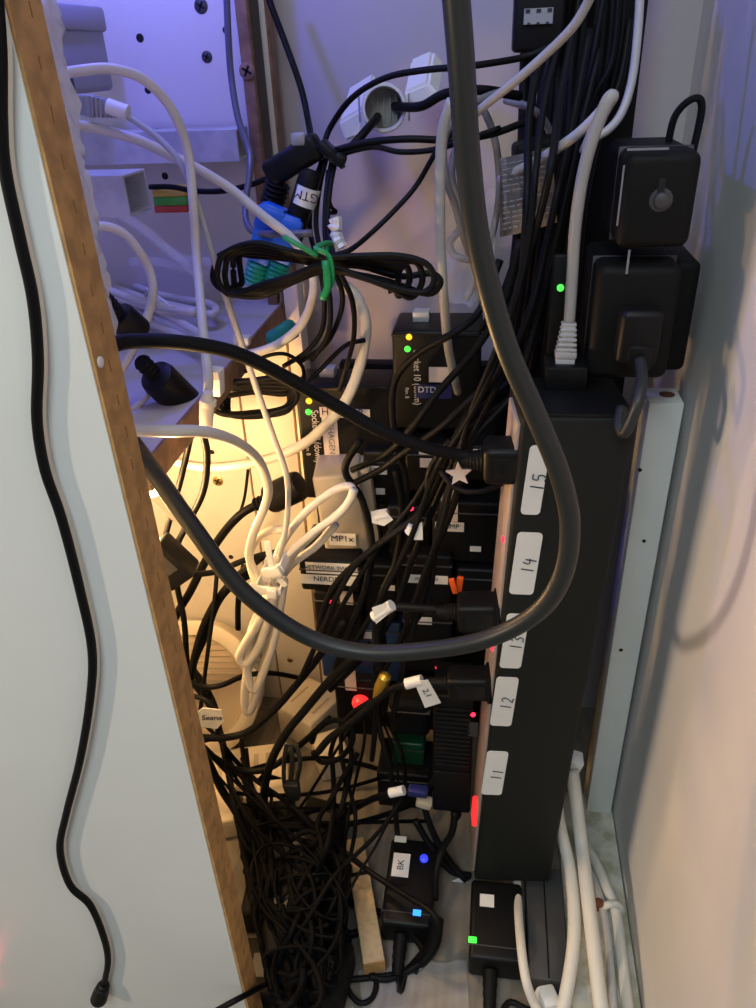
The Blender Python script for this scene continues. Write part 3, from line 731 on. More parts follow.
crumple('plastic_bag', 'clear plastic bag lying on the floor at the bottom of the photo', [PZ(358, 972, FLOOR), PZ(466, 962, FLOOR), PZ(470, 1030, FLOOR), PZ(366, 1030, FLOOR)], 'bag', 5, 0.004)
crumple('plastic_bag', 'grey translucent bag bunched behind the thick hanging cable', [PY(447, 235, 0.555), PY(498, 180, 0.57), PY(492, 300, 0.56), PY(440, 300, 0.55)], 'bag', 9, 0.010, lift=Vector((0, -1, 0)))

# ferrite barrels / connectors of the black display lead
t = empty('ferrite_plug', PY(172, 386, 0.45), 'black barrel connector leaning over the shelf edge', 'connector', 'black barrel connectors')
def barrel(t, a, b, r, m='black'):
    a = Vector(a); b = Vector(b); d = (b - a)
    bm = bmesh.new(); lathe(bm, a - t.location, d, [(r * 0.55, 0), (r * 0.92, d.length * 0.05), (r, d.length * 0.14), (r, d.length * 0.86), (r * 0.92, d.length * 0.95), (r * 0.5, d.length)], 20)
    return new('barrel', bm, m, t, True)
def ribs(t, a, b, r, n=7, m='cord'):
    a = Vector(a) - t.location; b = Vector(b) - t.location
    bm = bmesh.new(); tube(bm, [a.lerp(b, k / (n * 2)) for k in range(n * 2 + 1)], r, 12, radii=[r * (1 if k % 2 else 0.8) for k in range(n * 2 + 1)]); return new('strain_relief', bm, m, t, True)
barrel(t, PY(154, 374, 0.425), PY(192, 410, 0.45), 0.0118); ribs(t, PY(141, 361, 0.417), PY(155, 375, 0.427), 0.0056, 4)
t = empty('ferrite_plug', PY(135, 332, 0.425), 'black barrel connector lying behind the panel on the shelf', 'connector', 'black barrel connectors')
barrel(t, PY(117, 314, 0.42), PY(140, 334, 0.43), 0.0095); ribs(t, PY(100, 296, 0.41), PY(118, 316, 0.421), 0.0060, 5)
t = empty('ferrite_plug', PY(292, 492, 0.55), 'black barrel connector in front of the pale batten', 'connector', 'black barrel connectors')
barrel(t, PY(268, 500, 0.55), PY(302, 484, 0.55), 0.0135); ribs(t, PY(255, 505, 0.55), PY(270, 499, 0.55), 0.0065, 4)

# blue network couplers with teal boots
for (lab, a, b, e) in (('blue network plug with teal end, hanging behind the black coil', (276, 205), (259, 262), (254, 284)), ('second blue network plug just right of the first, teal end', (292, 215), (280, 262), (274, 282))):
    a, b, e = PY(*a, 0.545), PY(*b, 0.54), PY(*e, 0.54)
    t = empty('network_coupler', e, lab, 'network plug', 'blue network plugs'); dz = (b - a).normalized(); x = dz.cross(Vector((0, 1, 0))).normalized(); y = dz.cross(x); rm = Matrix((x, y, dz)).transposed()
    bm = bmesh.new(); box(bm, (a + b) / 2 - e, (0.017, 0.016, (b - a).length), 0.002, rm); box(bm, a.lerp(b, .25) - e, (0.020, 0.017, (b - a).length * 0.4), 0.002, rm); new('body', bm, 'blue', t, True)
    ribs(t, b, e, 0.0088, 5, 'teal')
bm = bmesh.new(); a, b = PY(268, 344, 0.53), PY(296, 326, 0.535); lathe(bm, a, b - a, [(0.003, 0), (0.0075, 0.004), (0.0075, (b - a).length * .9), (0.005, (b - a).length)], 14)
tag(new('teal_connector', bm, 'teal', None, True), 'teal green connector behind the white cable loop', 'connector')
# black adapter and lettered plug at the cable knot
t = empty('inline_switch', PY(294, 160, 0.56), 'black box-shaped connector at the knot under the single black cable', 'connector')
a, b = PY(270, 176, 0.56), PY(322, 144, 0.56); dx = (b - a).normalized(); ry = Matrix((dx, Vector((0, 1, 0)), dx.cross(Vector((0, 1, 0))))).transposed()
bm = bmesh.new(); box(bm, (0, 0, 0), ((b - a).length, 0.018, 0.018), 0.004, ry, 3); new('case', bm, 'black', t, True)
bm = bmesh.new(); box(bm, PY(299, 139, 0.555) - t.location, (0.010, 0.010, 0.008), 0.002); new('latch', bm, 'grey', t, True)
ribs(t, PY(278, 182, 0.56), PY(272, 206, 0.56), 0.0095, 5)
t = empty('lettered_plug', PY(303, 200, 0.55), 'black round plug with a white lettered sleeve, beside the blue plugs', 'plug')
barrel(t, PY(312, 170, 0.55), PY(290, 244, 0.545), 0.0080)
a, b = PY(308.5, 187, 0.549), PY(303, 205, 0.548); bm = bmesh.new(); cyl(bm, a - t.location, b - t.location, 0.0088, 20); lo = new('white_sleeve', bm, 'label', t, True)
text(lo, 'GTM', 0.0085, PY(306, 196, 0.5395) - t.location, 'ink', PI - 0.28)
# white ring (pipe mouth) with cables through it
rc = PY(384, 108, 0.60); ax = (-rc).normalized()
t = empty('pipe_collar', rc, 'round white plastic pipe collar on the back wall with cables pulled through', 'pipe')
R0 = 22.5 * zc(rc) / F
bm = bmesh.new(); lathe(bm, (0, 0, 0), ax, [(R0 * 1.0, -0.02), (R0, 0.002), (R0 * 0.96, 0.004), (R0 * 0.86, 0.004), (R0 * 0.82, 0.001), (R0 * 0.82, -0.012)], 36); new('collar', bm, 'pipewhite', t, True)
bm = bmesh.new(); lathe(bm, ax * 0.0, ax, [(R0 * 0.80, -0.0118), (R0 * 0.8, -0.0108)], 28)
for k in range(9): box(bm, ax * -0.0095 + Vector((0.0045 * (k - 4), 0, 0)), (0.0012, 0.0012, R0 * 1.1))
new('grille', bm, 'greymouth', t)
# pale clips either side of the ring
for lab, qd in (('white plastic bracket left of the pipe collar', [(338, 122), (366, 105), (372, 132), (345, 142)]), ('white plastic bracket right of the pipe collar', [(404, 92), (428, 82), (440, 98), (408, 112)])):
    pts = [PY(x, y, 0.615) for x, y in qd]; bm = bmesh.new()
    f = [bm.verts.new(p) for p in pts]; bk = [bm.verts.new(p + Vector((0, 0.05, 0.02))) for p in pts]
    bm.faces.new(f); bm.faces.new(bk[::-1])
    for k in range(4): bm.faces.new((f[k], f[(k + 1) % 4], bk[(k + 1) % 4], bk[k]))
    bmesh.ops.bevel(bm, geom=bm.edges[:], offset=0.002, segments=2, affect='EDGES')
    tag(new('bracket', bm, 'pipewhite', None, True), lab, 'bracket')

# warm bulb on its lead
bp = PY(149, 488, 0.375)
t = empty('small_lamp', bp, 'small warm lamp glowing behind the panel edge', 'lamp')
bm = bmesh.new(); lathe(bm, Vector((0.002, 0, 0.006)), (0.3, -0.2, -1), [(0.001, -0.001), (0.0035, 0.0), (0.0045, 0.004), (0.0035, 0.008), (0.001, 0.0095)], 14); new('bulb', bm, 'bulb', t, True)
bm = bmesh.new(); cyl(bm, Vector((0.004, 0, -0.003)), Vector((0.012, 0.004, -0.022)), 0.0048, 14, 0.0038); new('lamp_holder', bm, 'ivory', t, True)
t = empty('lamp_driver', PY(172, 562, 0.45), 'black square block tilted behind the panel edge below the lamp', 'power adapter')
bm = bmesh.new(); box(bm, (-0.002, 0, 0), (0.026, 0.022, 0.036), 0.003, (0, -0.62, 0.1), 2); new('case', bm, 'black', t, True)
bm = bmesh.new(); box(bm, (0.001, -0.0115, 0.004), (0.010, 0.0006, 0.014), 0, (0, -0.62, 0.1)); new('label', bm, 'darkgrey', t)
# round white housing on the floor of the recess
ax = Vector((0.06, -0.80, 0.50)).normalized(); rc = PY(192, 690, 0.600)
R0 = 70 * zc(rc) / F
t = empty('round_fan', rc, 'round white plastic fan housing leaning at the back of the recess', 'fan')
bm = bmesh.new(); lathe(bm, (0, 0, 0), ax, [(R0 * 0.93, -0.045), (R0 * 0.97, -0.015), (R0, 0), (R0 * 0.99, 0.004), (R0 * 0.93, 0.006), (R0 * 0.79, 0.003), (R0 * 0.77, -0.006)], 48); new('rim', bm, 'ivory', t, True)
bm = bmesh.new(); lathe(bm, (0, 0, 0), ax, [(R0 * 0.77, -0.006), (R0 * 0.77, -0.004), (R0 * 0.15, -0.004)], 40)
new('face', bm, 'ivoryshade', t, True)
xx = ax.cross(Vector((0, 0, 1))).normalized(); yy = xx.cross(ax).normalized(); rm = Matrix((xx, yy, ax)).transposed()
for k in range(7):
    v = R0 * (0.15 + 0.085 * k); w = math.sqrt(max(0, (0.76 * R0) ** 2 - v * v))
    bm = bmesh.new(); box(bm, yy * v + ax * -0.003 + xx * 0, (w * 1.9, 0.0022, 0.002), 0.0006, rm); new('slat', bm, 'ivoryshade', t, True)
# pale things on the recess floor
def pale(label, px, py, sx, sy, sz, rz, m='ivory', name='white_box', lift=0, slots=0, cat='box'):
    p = PZ(px, py, FLOOR + sz + lift); t = empty(name, (p.x, p.y, FLOOR + lift), label, cat, 'pale boxes on the recess floor'); rot = (0, 0, rz)
    bm = bmesh.new(); box(bm, (0, 0, sz / 2), (sx, sy, sz), 0.003, rot, 3); new('case', bm, m, t, True)
    q = Euler(rot).to_matrix()
    for k in range(slots):
        bm = bmesh.new(); box(bm, q @ Vector((sx * (-0.3 + 0.6 * k / max(1, slots - 1)), 0, 0)) + Vector((0, 0, sz + 0.0001)), (sx * 0.05, sy * 0.5, 0.0008), 0, rot); new('vent_slot', bm, 'ivoryshade', t)
    bm = bmesh.new(); box(bm, Vector((0, 0, sz - 0.009)), (sx * 1.004, sy * 1.004, 0.0010), 0.0003, rot); new('lid_seam', bm, 'ivoryshade', t)
    return t
pale('wide cream router lying on the recess floor below the round fan', 238, 766, 0.11, 0.055, 0.03, 0.25, slots=6, name='router', cat='router')
pale('cream junction box among the cables under the white loops', 310, 700, 0.055, 0.06, 0.045, -0.5, slots=3)
pale('small cream adapter on the floor by the panel edge', 222, 800, 0.030, 0.055, 0.028, 0.3)
pale('cream adapter under the black cables at the centre of the recess floor', 268, 788, 0.040, 0.04, 0.03, -0.3)
pale('small pale block at the edge of the dark tangle', 330, 745, 0.035, 0.045, 0.03, 0.5)
# pale stick lying on the floor
a = PZ(354, 838, FLOOR + 0.02); b = PZ(374, 962, FLOOR + 0.02); d = b - a
t = empty('wooden_stick', ((a.x + b.x) / 2, (a.y + b.y) / 2, FLOOR), 'pale wooden stick lying on the floor beside the blue-lit brick', 'stick'); ang = math.atan2(d.y, d.x)
bm = bmesh.new(); box(bm, (0, 0, 0.0101), (d.length, 0.019, 0.020), 0.001, (0, 0, ang)); new('stick', bm, 'pine', t, True)
bm = bmesh.new(); q = Euler((0, 0, ang)).to_matrix(); box(bm, q @ Vector((d.length / 2 + 0.0005, 0, 0)) + Vector((0, 0, 0.0101)), (0.0012, 0.0188, 0.0198), 0, (0, 0, ang)); new('cut_end', bm, 'chip', t)
bm = bmesh.new(); box(bm, q @ Vector((-d.length * 0.18, 0, 0)) + Vector((0, 0, 0.0104)), (0.004, 0.0202, 0.0208), 0.0005, (0, 0, ang)); new('dark_band', bm, 'black', t)

# dark upright duct under the strip, right
a = PZ(527, 992, FLOOR); b = PZ(567, 992, FLOOR); e = PZ(548, 868, FLOOR + 0.022)
t = empty('cable_duct', ((a.x + b.x) / 2, a.y, FLOOR), 'dark grey duct lying on the floor below the strip, between white cables', 'duct'); L = e.y - a.y
bm = bmesh.new(); box(bm, (0, L / 2, 0.0112), (b.x - a.x, L, 0.022), 0.002, seg=2); new('case', bm, 'darkgrey', t, True)
bm = bmesh.new(); box(bm, (0, L / 2, 0.0226), (0.0012, L * 0.96, 0.0008), 0); new('seam', bm, 'black', t)
# cable clip with rusty nail
p = PZ(611, 912, FLOOR + 0.006)
t = empty('cable_clip', p, 'white cable clip nailed to the ledge with a rusty nail', 'cable clip')
bm = bmesh.new(); tube(bm, catmull([Vector((-0.008, 0, 0.003)), Vector((-0.005, 0, 0.010)), Vector((0.002, 0, 0.013)), Vector((0.008, 0, 0.008)), Vector((0.009, 0, 0.0))], 5), 0.0035, 10); new('saddle', bm, 'white', t, True)
bm = bmesh.new(); lathe(bm, Vector((-0.012, 0.001, 0)), (0, 0, 1), [(0.002, 0), (0.002, 0.010), (0.0046, 0.010), (0.0046, 0.0115), (0.002, 0.0125)], 14); new('nail', bm, 'rust', t, True)
# small white block where the white cables leave the strip
c, s = pxbox(563, 762, 580, 782, 0.505, 0.016)
tag(boxo('cable_gland', c, s, 'label', None, 0.002, (0, lean + 0.25, 0)), 'white cable entry block at the lower right of the strip', 'cable entry')

# orange tag, star, gold wrap, paper flags
t = empty('orange_tag', PY(456, 588, 0.475), 'bright orange two-pronged tag above the middle plug', 'tag')
bm = bmesh.new(); box(bm, PY(453.5, 586, 0.475) - t.location, (0.0045, 0.003, 0.014), 0.0008, (0, -0.25, 0)); box(bm, PY(459.5, 584, 0.478) - t.location, (0.005, 0.003, 0.014), 0.0008, (0, 0.1, 0)); new('prongs', bm, 'orange', t, True)
p = PY(459, 474, 0.468); bm = bmesh.new(); ring = []
for k in range(10):
    a = PI / 2 + 2 * PI * k / 10 + 0.1; r = 0.0095 if k % 2 == 0 else 0.0042; ring.append((r * math.cos(a), r * math.sin(a)))
f = [bm.verts.new(p + Vector((x, -0.001, z))) for x, z in ring]; b = [bm.verts.new(p + Vector((x, 0.001, z))) for x, z in ring]; bm.faces.new(f); bm.faces.new(b[::-1])
for k in range(10): bm.faces.new((f[k], f[(k + 1) % 10], b[(k + 1) % 10], b[k]))
tag(new('paper_star', bm, 'labelpink', None), 'small pale star hanging under the upper plug', 'star')
bm = bmesh.new(); a, b = PY(386, 674, 0.47), PY(376, 700, 0.475); d = b - a; lathe(bm, a, d, [(0.002, 0), (0.0052, 0.003), (0.006, d.length * .5), (0.004, d.length * .9), (0.001, d.length)], 12)
tag(new('gold_wrap', bm, 'gold', None, True), 'shiny gold wrap on the cable left of the paper flag', 'wrap')
def flag(label, quad, Y, collar, tx, roll):
    t = empty('paper_flag', PY(*collar[0], Y), label, 'tag', 'paper flags on the plug cables')
    bm = bmesh.new(); f = [bm.verts.new(PY(x, y, Y) - t.location) for x, y in quad]; b = [bm.verts.new(PY(x, y, Y) - t.location + Vector((0, 0.0006, 0))) for x, y in quad]
    bm.faces.new(f); bm.faces.new(b[::-1]); n = len(f)
    for k in range(n): bm.faces.new((f[k], f[(k + 1) % n], b[(k + 1) % n], b[k]))
    fl = new('flag', bm, 'label', t)
    if tx:
        cx = sum(q[0] for q in quad) / n; cy = sum(q[1] for q in quad) / n
        text(fl, tx, 0.0075, PY(cx, cy, Y - 0.0006) - t.location, 'ink', roll)
    bm = bmesh.new(); cyl(bm, PY(*collar[0], Y + 0.004) - t.location, PY(*collar[1], Y + 0.004) - t.location, 0.0046, 14); new('collar', bm, 'label', t, True)
flag('white paper flag folded round the cable of the lowest plug', [(414, 682), (428, 680), (441, 703), (425, 708)], 0.447, ((406, 684), (422, 680)), '2,1', -1.1)
flag('white paper collar bent round the cable of the middle plug', [(372, 608), (386, 603), (386, 616), (376, 624)], 0.452, ((374, 617), (392, 605)), '', 0)
flag('crumpled pale flag in the cables below the upper plug', [(371, 512), (384, 509), (393, 520), (384, 526), (372, 523)], 0.50, ((376, 516), (388, 514)), '', 0)
flag('pale paper flag with writing near the centre of the cables', [(412, 528), (422, 522), (423, 540), (414, 540)], 0.49, ((410, 533), (414, 526)), '', 0)
flag('small green-white flag at the bottom end of the power strip', [(446, 884), (460, 878), (470, 884), (452, 890)], 0.455, ((458, 881), (468, 885)), '', 0)
# handwritten name tag in the tangle
qd = [(197, 712), (203, 708), (221, 710), (224, 721), (217, 729), (201, 727)]
t = empty('name_tag', PY(206, 718, 0.475), 'small white handwritten name tag on a cable beside the panel edge', 'tag')
bm = bmesh.new(); f = [bm.verts.new(PY(x, y, 0.475) - t.location) for x, y in qd]; b = [bm.verts.new(PY(x, y, 0.475) - t.location + Vector((0, 0.0008, 0))) for x, y in qd]; bm.faces.new(f); bm.faces.new(b[::-1])
for k in range(6): bm.faces.new((f[k], f[(k + 1) % 6], b[(k + 1) % 6], b[k]))
fl = new('paper', bm, 'label', t); text(fl, 'Seana', 0.0088, PY(211, 718, 0.4744) - t.location, 'ink', 0.1, shear=0.3)

# ================================================================== cables
def wiggle(pts, seed, a=2.0):
    rnd = random.Random(seed); return [(p[0] + rnd.uniform(-a, a), p[1] + rnd.uniform(-a, a)) + tuple(p[2:]) for p in pts]
# ---- the big foreground ones
cable('thickest black cable hanging in a wide loop across the power strip', [(453, -40, .318), (461, 60, .318), (468, 160, .32), (480, 250, .322), (506, 345, .322), (536, 415, .322), (560, 475, .322), (570, 525, .322), (563, 575, .322), (538, 612, .325), (490, 638, .328), (430, 650, .33), (360, 652, .332), (300, 633, .334), (240, 588, .336), (193, 527, .338), (163, 485, .342), (142, 456, .346), (115, 420, .35)], 19, 'cordgrey', name='power_cable', sides=16)
cable('thick black cable running from the panel edge to the upper plug', [(95, 351, .345), (112, 345, .35), (135, 341), (185, 343, .37), (235, 353, .385), (282, 375), (330, 402, .42), (380, 430), (425, 447), (452, 453.5, .45), (470, 457, .452)], 14, 'cord', name='power_cable', sides=14)
cable('long thin black cable lying down the white panel', [(-6, -30, .284), (0, 50), (1, 120), (5, 170), (20, 240), (33, 300), (38, 360), (37, 420), (45, 470), (62, 520), (80, 590), (92, 650), (90, 700), (80, 760), (66, 815), (60, 850), (70, 885), (90, 905), (103, 935), (108, 960), (104, 985)], 9.5, 'cord', name='power_cable', sides=12)
t = empty('cable_plug', PY(99, 998, 0.282), 'black plug end of the cable lying on the white panel', 'plug')
bm = bmesh.new(); lathe(bm, PY(104, 984, 0.284) - t.location, PY(93, 1016, 0.280) - PY(104, 984, 0.284), [(0.0030, 0), (0.0042, 0.001), (0.0042, 0.004), (0.0052, 0.0045), (0.0055, 0.009), (0.0062, 0.012), (0.0066, 0.022)], 18); new('body', bm, 'black', t, True)
bm = bmesh.new(); lathe(bm, PY(101, 992, 0.2838) - t.location, PY(93, 1016, 0.280) - PY(104, 984, 0.284), [(0.0050, 0), (0.0058, 0.0006), (0.0058, 0.0016), (0.0050, 0.0022)], 18); new('ring', bm, 'cordgrey', t, True)

# ---- white and grey cables
cable('white cable arching out from behind the film and hanging straight down', [(38, 84, .44), (58, 75, .45), (85, 70), (112, 69), (143, 79, .47), (170, 107), (187, 148, .485), (193, 200), (197, 260, .47), (203, 330, .43), (208, 372, .405), (208, 392, .40)], 9.5, 'white')
cable('white cable curving over the aluminium tube to the blue plugs and back', [(52, 119, .47), (72, 124), (98, 129, .50), (135, 139), (168, 154, .515), (200, 170), (232, 190, .525), (262, 215), (290, 237, .525), (307, 260), (314, 288, .52), (303, 322), (280, 343), (258, 352, .51), (244, 355)], 9.5, 'white')
cable('thin grey cable from the tagged network plug down past the thick cable', [(118, 111, .50), (135, 121, .498), (158, 138, .495), (178, 160), (194, 195), (210, 245, .48), (227, 300), (242, 345), (257, 390, .475), (274, 438), (287, 478, .48), (287, 520), (279, 560, .48), (272, 585)], 6.5, 'whitegrey')
cable('white cable leaving the panel edge level and hooking down into the tied bundle', [(105, 429, .335), (130, 430, .335), (170, 431, .345), (205, 432, .365), (236, 442, .395), (258, 460, .43), (268, 486, .45), (265, 506, .465), (254, 532), (249, 556, .478), (257, 575), (268, 590, .482)], 9.5, 'white')
cable('pinkish white cable sweeping from the black coil down across the warm recess', [(340, 284, .56), (356, 296), (366, 325, .55), (360, 365), (346, 400, .54), (325, 426), (298, 447, .55), (260, 461), (215, 467, .57), (182, 463), (150, 450, .58)], 10.5, 'white')
cable('white cable hanging left of the thick cable down to the white sticker', [(452, 100, .49), (442, 135, .495), (440, 200, .50), (441, 250), (444, 300, .51), (448, 345), (454, 376, .535), (458, 392, .55)], 9.5, 'netgrey')
cable('white cable rising to the top right behind the thickest cable', [(597, -20, .46), (588, 2), (572, 28, .47), (545, 55), (512, 84, .49), (482, 108), (460, 130, .52)], 9, 'netgrey')
cable('wide white network cable bending over and down to the white plug', [(585, 152, .50), (600, 118, .49), (612, 97, .482), (606, 104, .48), (592, 140, .482), (582, 180, .485), (575, 230, .488), (572, 280, .49), (569, 326, .49)], 13, 'netgrey')
cable('white cable branching left from behind the wide white network cable', [(613, 96, .49), (600, 112, .495), (580, 132, .50), (558, 148, .51), (530, 164, .53), (500, 180, .55)], 10, 'whitegrey')
cable('grey cable dropping from the top edge behind the upper plug-in adapter', [(641, -25, .55), (638, 30), (632, 80, .54), (622, 112), (608, 130, .53), (590, 140)], 8.5, 'whitegrey')
for k, pts in enumerate(([(500, 92, .56), (476, 102), (455, 118, .53), (444, 142), (446, 178, .53), (455, 206), (463, 236, .54), (474, 268), (480, 300, .57)], [(470, 130, .57), (455, 150), (452, 180, .56), (462, 205), (460, 228, .56), (450, 243), (456, 256, .56), (480, 262)], [(462, 96, .58), (482, 108, .57), (496, 145), (499, 195, .57), (491, 240), (478, 275, .58), (466, 300)], [(505, 100, .60), (530, 108, .59), (545, 122), (556, 152, .60), (560, 190)])):
    cable('grey looping cable in the bunch behind the thickest cable', pts, 7.5, 'loopgrey', group='grey cables behind the thickest cable')
cable('white cable lying short on the shelf corner below the barrel connector', [(112, 424, .415), (132, 410, .42), (150, 393, .43), (164, 376, .44)], 7, 'white')
# shelf bundle
def onshelf(px, py, h=0.006): return PZ(px, py, SZ + h)
bl = [([(88, 272), (110, 285), (140, 297), (170, 305), (200, 312), (212, 315), (216, 309), (206, 303), (180, 299), (150, 292), (118, 278), (88, 262)], 'longest looped white cable of the shelf bundle, ending beside the hanging cable', .013),
      ([(84, 292), (108, 297), (135, 304), (165, 314), (190, 328), (204, 338)], 'white cable across the middle of the shelf bundle', .020),
      ([(86, 303), (110, 309), (140, 320), (170, 331), (200, 345)], 'lowest white cable of the shelf bundle, near the barrel connector', .012),
      ([(84, 282), (108, 290), (140, 301), (172, 309), (196, 313)], 'topmost white cable of the tied shelf bundle', .029)]
for pts, lab, h in bl:
    cable(lab, pts, 8.5, 'white', P=[onshelf(x, y, h) for x, y in pts], group='white cables of the shelf bundle')
cable('white cable arching over the shelf bundle and down over the shelf front', [(90, 226, .44), (108, 227), (124, 234, .45), (138, 250), (149, 270, .455), (153, 290), (149, 312, .445), (141, 333), (130, 355, .42), (115, 378), (100, 396, .40)], 9, 'white')
for k, pts in enumerate(([(205, 285), (170, 250), (140, 226), (110, 210)], [(215, 262), (180, 258), (150, 236), (125, 215)], [(225, 275), (190, 270), (160, 262), (130, 262)])):
    cable('translucent tube lying on the shelf behind the white bundle', pts, 9, 'bag', P=[PY(x, y, 0.56 + .028 * k) for x, y in pts], name='clear_tube', cat='tube', group='translucent tubes on the shelf')
bm = bmesh.new(); tube(bm, catmull([onshelf(*p) for p in ((146, 289, .026), (150, 293, .037), (154, 303, .032), (150, 312, .010), (146, 300, .012))], 5, True), 0.0011, 6, True); tube(bm, catmull([onshelf(*p) for p in ((151, 293, .036), (160, 298, .039), (170, 306, .036), (174, 307, .034))], 5), 0.0010, 6)
tag(new('cable_tie', bm, 'label', None, 'all'), 'thin white tie round the shelf bundle', 'cable tie')
# white connector and boot on the cable end by the shelf edge
t = empty('white_connector', PY(214, 385, .42), 'small white connector hanging beside the shelf edge', 'connector')
bm = bmesh.new(); box(bm, PY(214, 381, .42) - t.location, (0.011, 0.010, 0.017), 0.0015, (0, 0.12, 0)); new('body', bm, 'label', t, True)
bm = bmesh.new(); box(bm, PY(214, 376, .4145) - t.location, (0.006, 0.001, 0.005), 0.0); new('latch', bm, 'whitegrey', t)
t = empty('white_boot', PY(207, 415, .395), 'cream boot at the lower end of the straight hanging white cable', 'connector')
bm = bmesh.new(); tube(bm, [PY(208, 392, .395) - t.location, PY(207, 402, .395) - t.location, PY(206, 426, .395) - t.location], .004, 12, radii=[.0028, .0046, .0040]); new('boot', bm, 'ivory', t, True)
bm = bmesh.new(); tube(bm, [PY(208, 400, .395) - t.location, PY(208, 405, .395) - t.location], .005, 12); new('ring', bm, 'ivory', t, True)
t = empty('white_clip', PY(243, 345, .52), 'white clip at the end of the curving white cable by the thin grey cable', 'clip')
bm = bmesh.new(); box(bm, PY(242, 340, .52) - t.location, (0.012, 0.008, 0.007), 0.0012, (0, 0.1, 0)); new('body', bm, 'label', t, True)
bm = bmesh.new(); box(bm, PY(242, 350, .52) - t.location, (0.007, 0.006, 0.008), 0.001); new('foot', bm, 'label', t, True)

# ---- hanging white bundle
hang = [([(276, 575), (264, 612), (246, 642), (239, 657), (246, 663), (258, 648), (268, 620), (277, 585)], 'white bundle strand curling into a small ring at its left'),
        ([(280, 580), (270, 640), (258, 690), (250, 711), (245, 706), (246, 680), (255, 640), (266, 600)], 'longest white strand hanging lowest from the tied bundle'),
        ([(284, 580), (276, 630), (266, 665), (254, 690), (247, 668), (252, 630), (268, 595)], 'white strand hanging inside the longest loop of the tied bundle'),
        ([(274, 585), (262, 625), (250, 655), (262, 665), (272, 640), (280, 605)], 'white strand of the tied bundle bending up at its bottom right'),
        ([(270, 590), (280, 548), (304, 514), (330, 493), (347, 486), (353, 491), (346, 506), (318, 530), (292, 556), (276, 588)], 'widest white loop reaching from the tied bundle to the MP1 adapter'),
        ([(268, 592), (284, 560), (314, 532), (338, 515), (350, 500), (354, 489)], 'middle white strand crossing the MP1 adapter'),
        ([(272, 592), (290, 566), (316, 546), (336, 524)], 'lower short white strand left of the MP1 adapter'),
        ([(262, 590), (252, 572), (250, 552), (258, 538), (272, 530), (284, 530)], 'cream strand curling left at the top of the tied bundle')]
for k, (pts, lab) in enumerate(hang):
    cable(lab, [(x, y, 0.482 + 0.005 * ((k * 3) % 5)) if i == 0 else (x, y) for i, (x, y) in enumerate(pts)], 8.5, 'white' if k != 7 else 'ivory', group='white strands of the tied hanging bundle')
def tie(lab, cx, cy, Y, w, h, tails, m='label', ang=0.0, group='cable ties on the hanging bundle', name='cable_tie'):
    c = PY(cx, cy, Y); bm = bmesh.new(); q = Euler((0, ang, 0)).to_matrix()
    box(bm, c + Vector((0, -0.006, 0)), (w, 0.003, h), 0.001, q, 2); box(bm, c + Vector((0, 0.010, 0)), (w, 0.002, h), 0.0008, q, 2)
    for s_ in (-1, 1): box(bm, c + q @ Vector((s_ * w / 2, 0.002, 0)), (0.0016, 0.018, h), 0.0006, q, 1)
    box(bm, c + q @ Vector((w * 0.2, -0.009, 0)), (h * 1.15, 0.005, h * 1.15), 0.001, q, 2)
    for (x, y) in tails: 
        e = PY(x, y, Y - 0.008); a = c + Vector((0, -0.008, 0)); d = e - a; box(bm, (a + e) / 2, (d.length, 0.0014, h * 0.62), 0.0004, Euler((0, -math.atan2(d.z, d.x), 0)).to_matrix(), 1)
    return tag(new(name, bm, m, None, True), lab, 'cable tie', group)
tie('white cable tie with two long tails round the hanging bundle', 275, 566, .470, 0.016, 0.008, ((267, 541), (286, 586)), ang=-0.4)
tie('lower white cable tie just under the tailed one on the hanging bundle', 270, 586, .470, 0.020, 0.007, ((250, 584),), ang=0.05)

# ---- black cables at the top
K = 'cord'
top = [('bluish sheathed cable hanging down the back board and bending level', [(226, -20, .60), (228, 30), (231, 75, .60), (238, 118), (249, 150, .58), (250, 170), (246, 200, .56), (246, 220), (254, 232), (275, 234, .53), (312, 233)], 7, 'cordblue'),
 ('single black cable falling from the top edge to the cable knot', [(262, -25, .66), (271, 5), (286, 45, .65), (301, 88), (308, 120, .62), (313, 148, .58)], 6.5, K),
 ('black cable arching over the pipe collar from the knot', [(323, 150, .57), (330, 128, .58), (352, 98, .57), (385, 78, .56), (425, 70), (470, 66, .54), (520, 58, .56), (550, 48)], 6.5, K),
 ('black cable looping into the left of the pipe collar', [(335, 160, .57), (352, 146, .565), (368, 128, .575), (377, 118, .605), (378, 112, .625)], 8.5, K),
 ('thick black cable leaving the right of the pipe collar', [(392, 106, .62), (402, 107, .595), (422, 106, .57), (445, 94, .56), (480, 90, .56), (520, 96, .58)], 9.5, K),
 ('black cable straight right from the knot below the collar', [(336, 150, .56), (370, 142), (410, 139, .55), (450, 140), (492, 134, .55), (530, 120, .57)], 7, K),
 ('second black cable right from the knot, sagging a little lower', [(338, 155, .56), (372, 147), (400, 152, .55), (432, 150), (460, 142, .54), (500, 128, .55)], 5.5, K),
 ('black cable running diagonally from the knot height down to the green tie', [(452, 132, .53), (436, 152), (416, 186, .54), (392, 213), (368, 236, .52), (350, 250, .50), (332, 256)], 5.5, K),
 ('black cable along the back board to the knot from the left', [(150, 187, .60), (172, 187), (195, 191, .59), (222, 191), (250, 185, .585), (275, 175), (292, 165, .57)], 5.5, K),
 ('black cable with loose end bent beside the foil scrap', [(328, 170, .56), (327, 188), (331, 206), (336, 212), (327, 213)], 4, K)]
for lab, pts, d, m in top: cable(lab, pts, d, m)
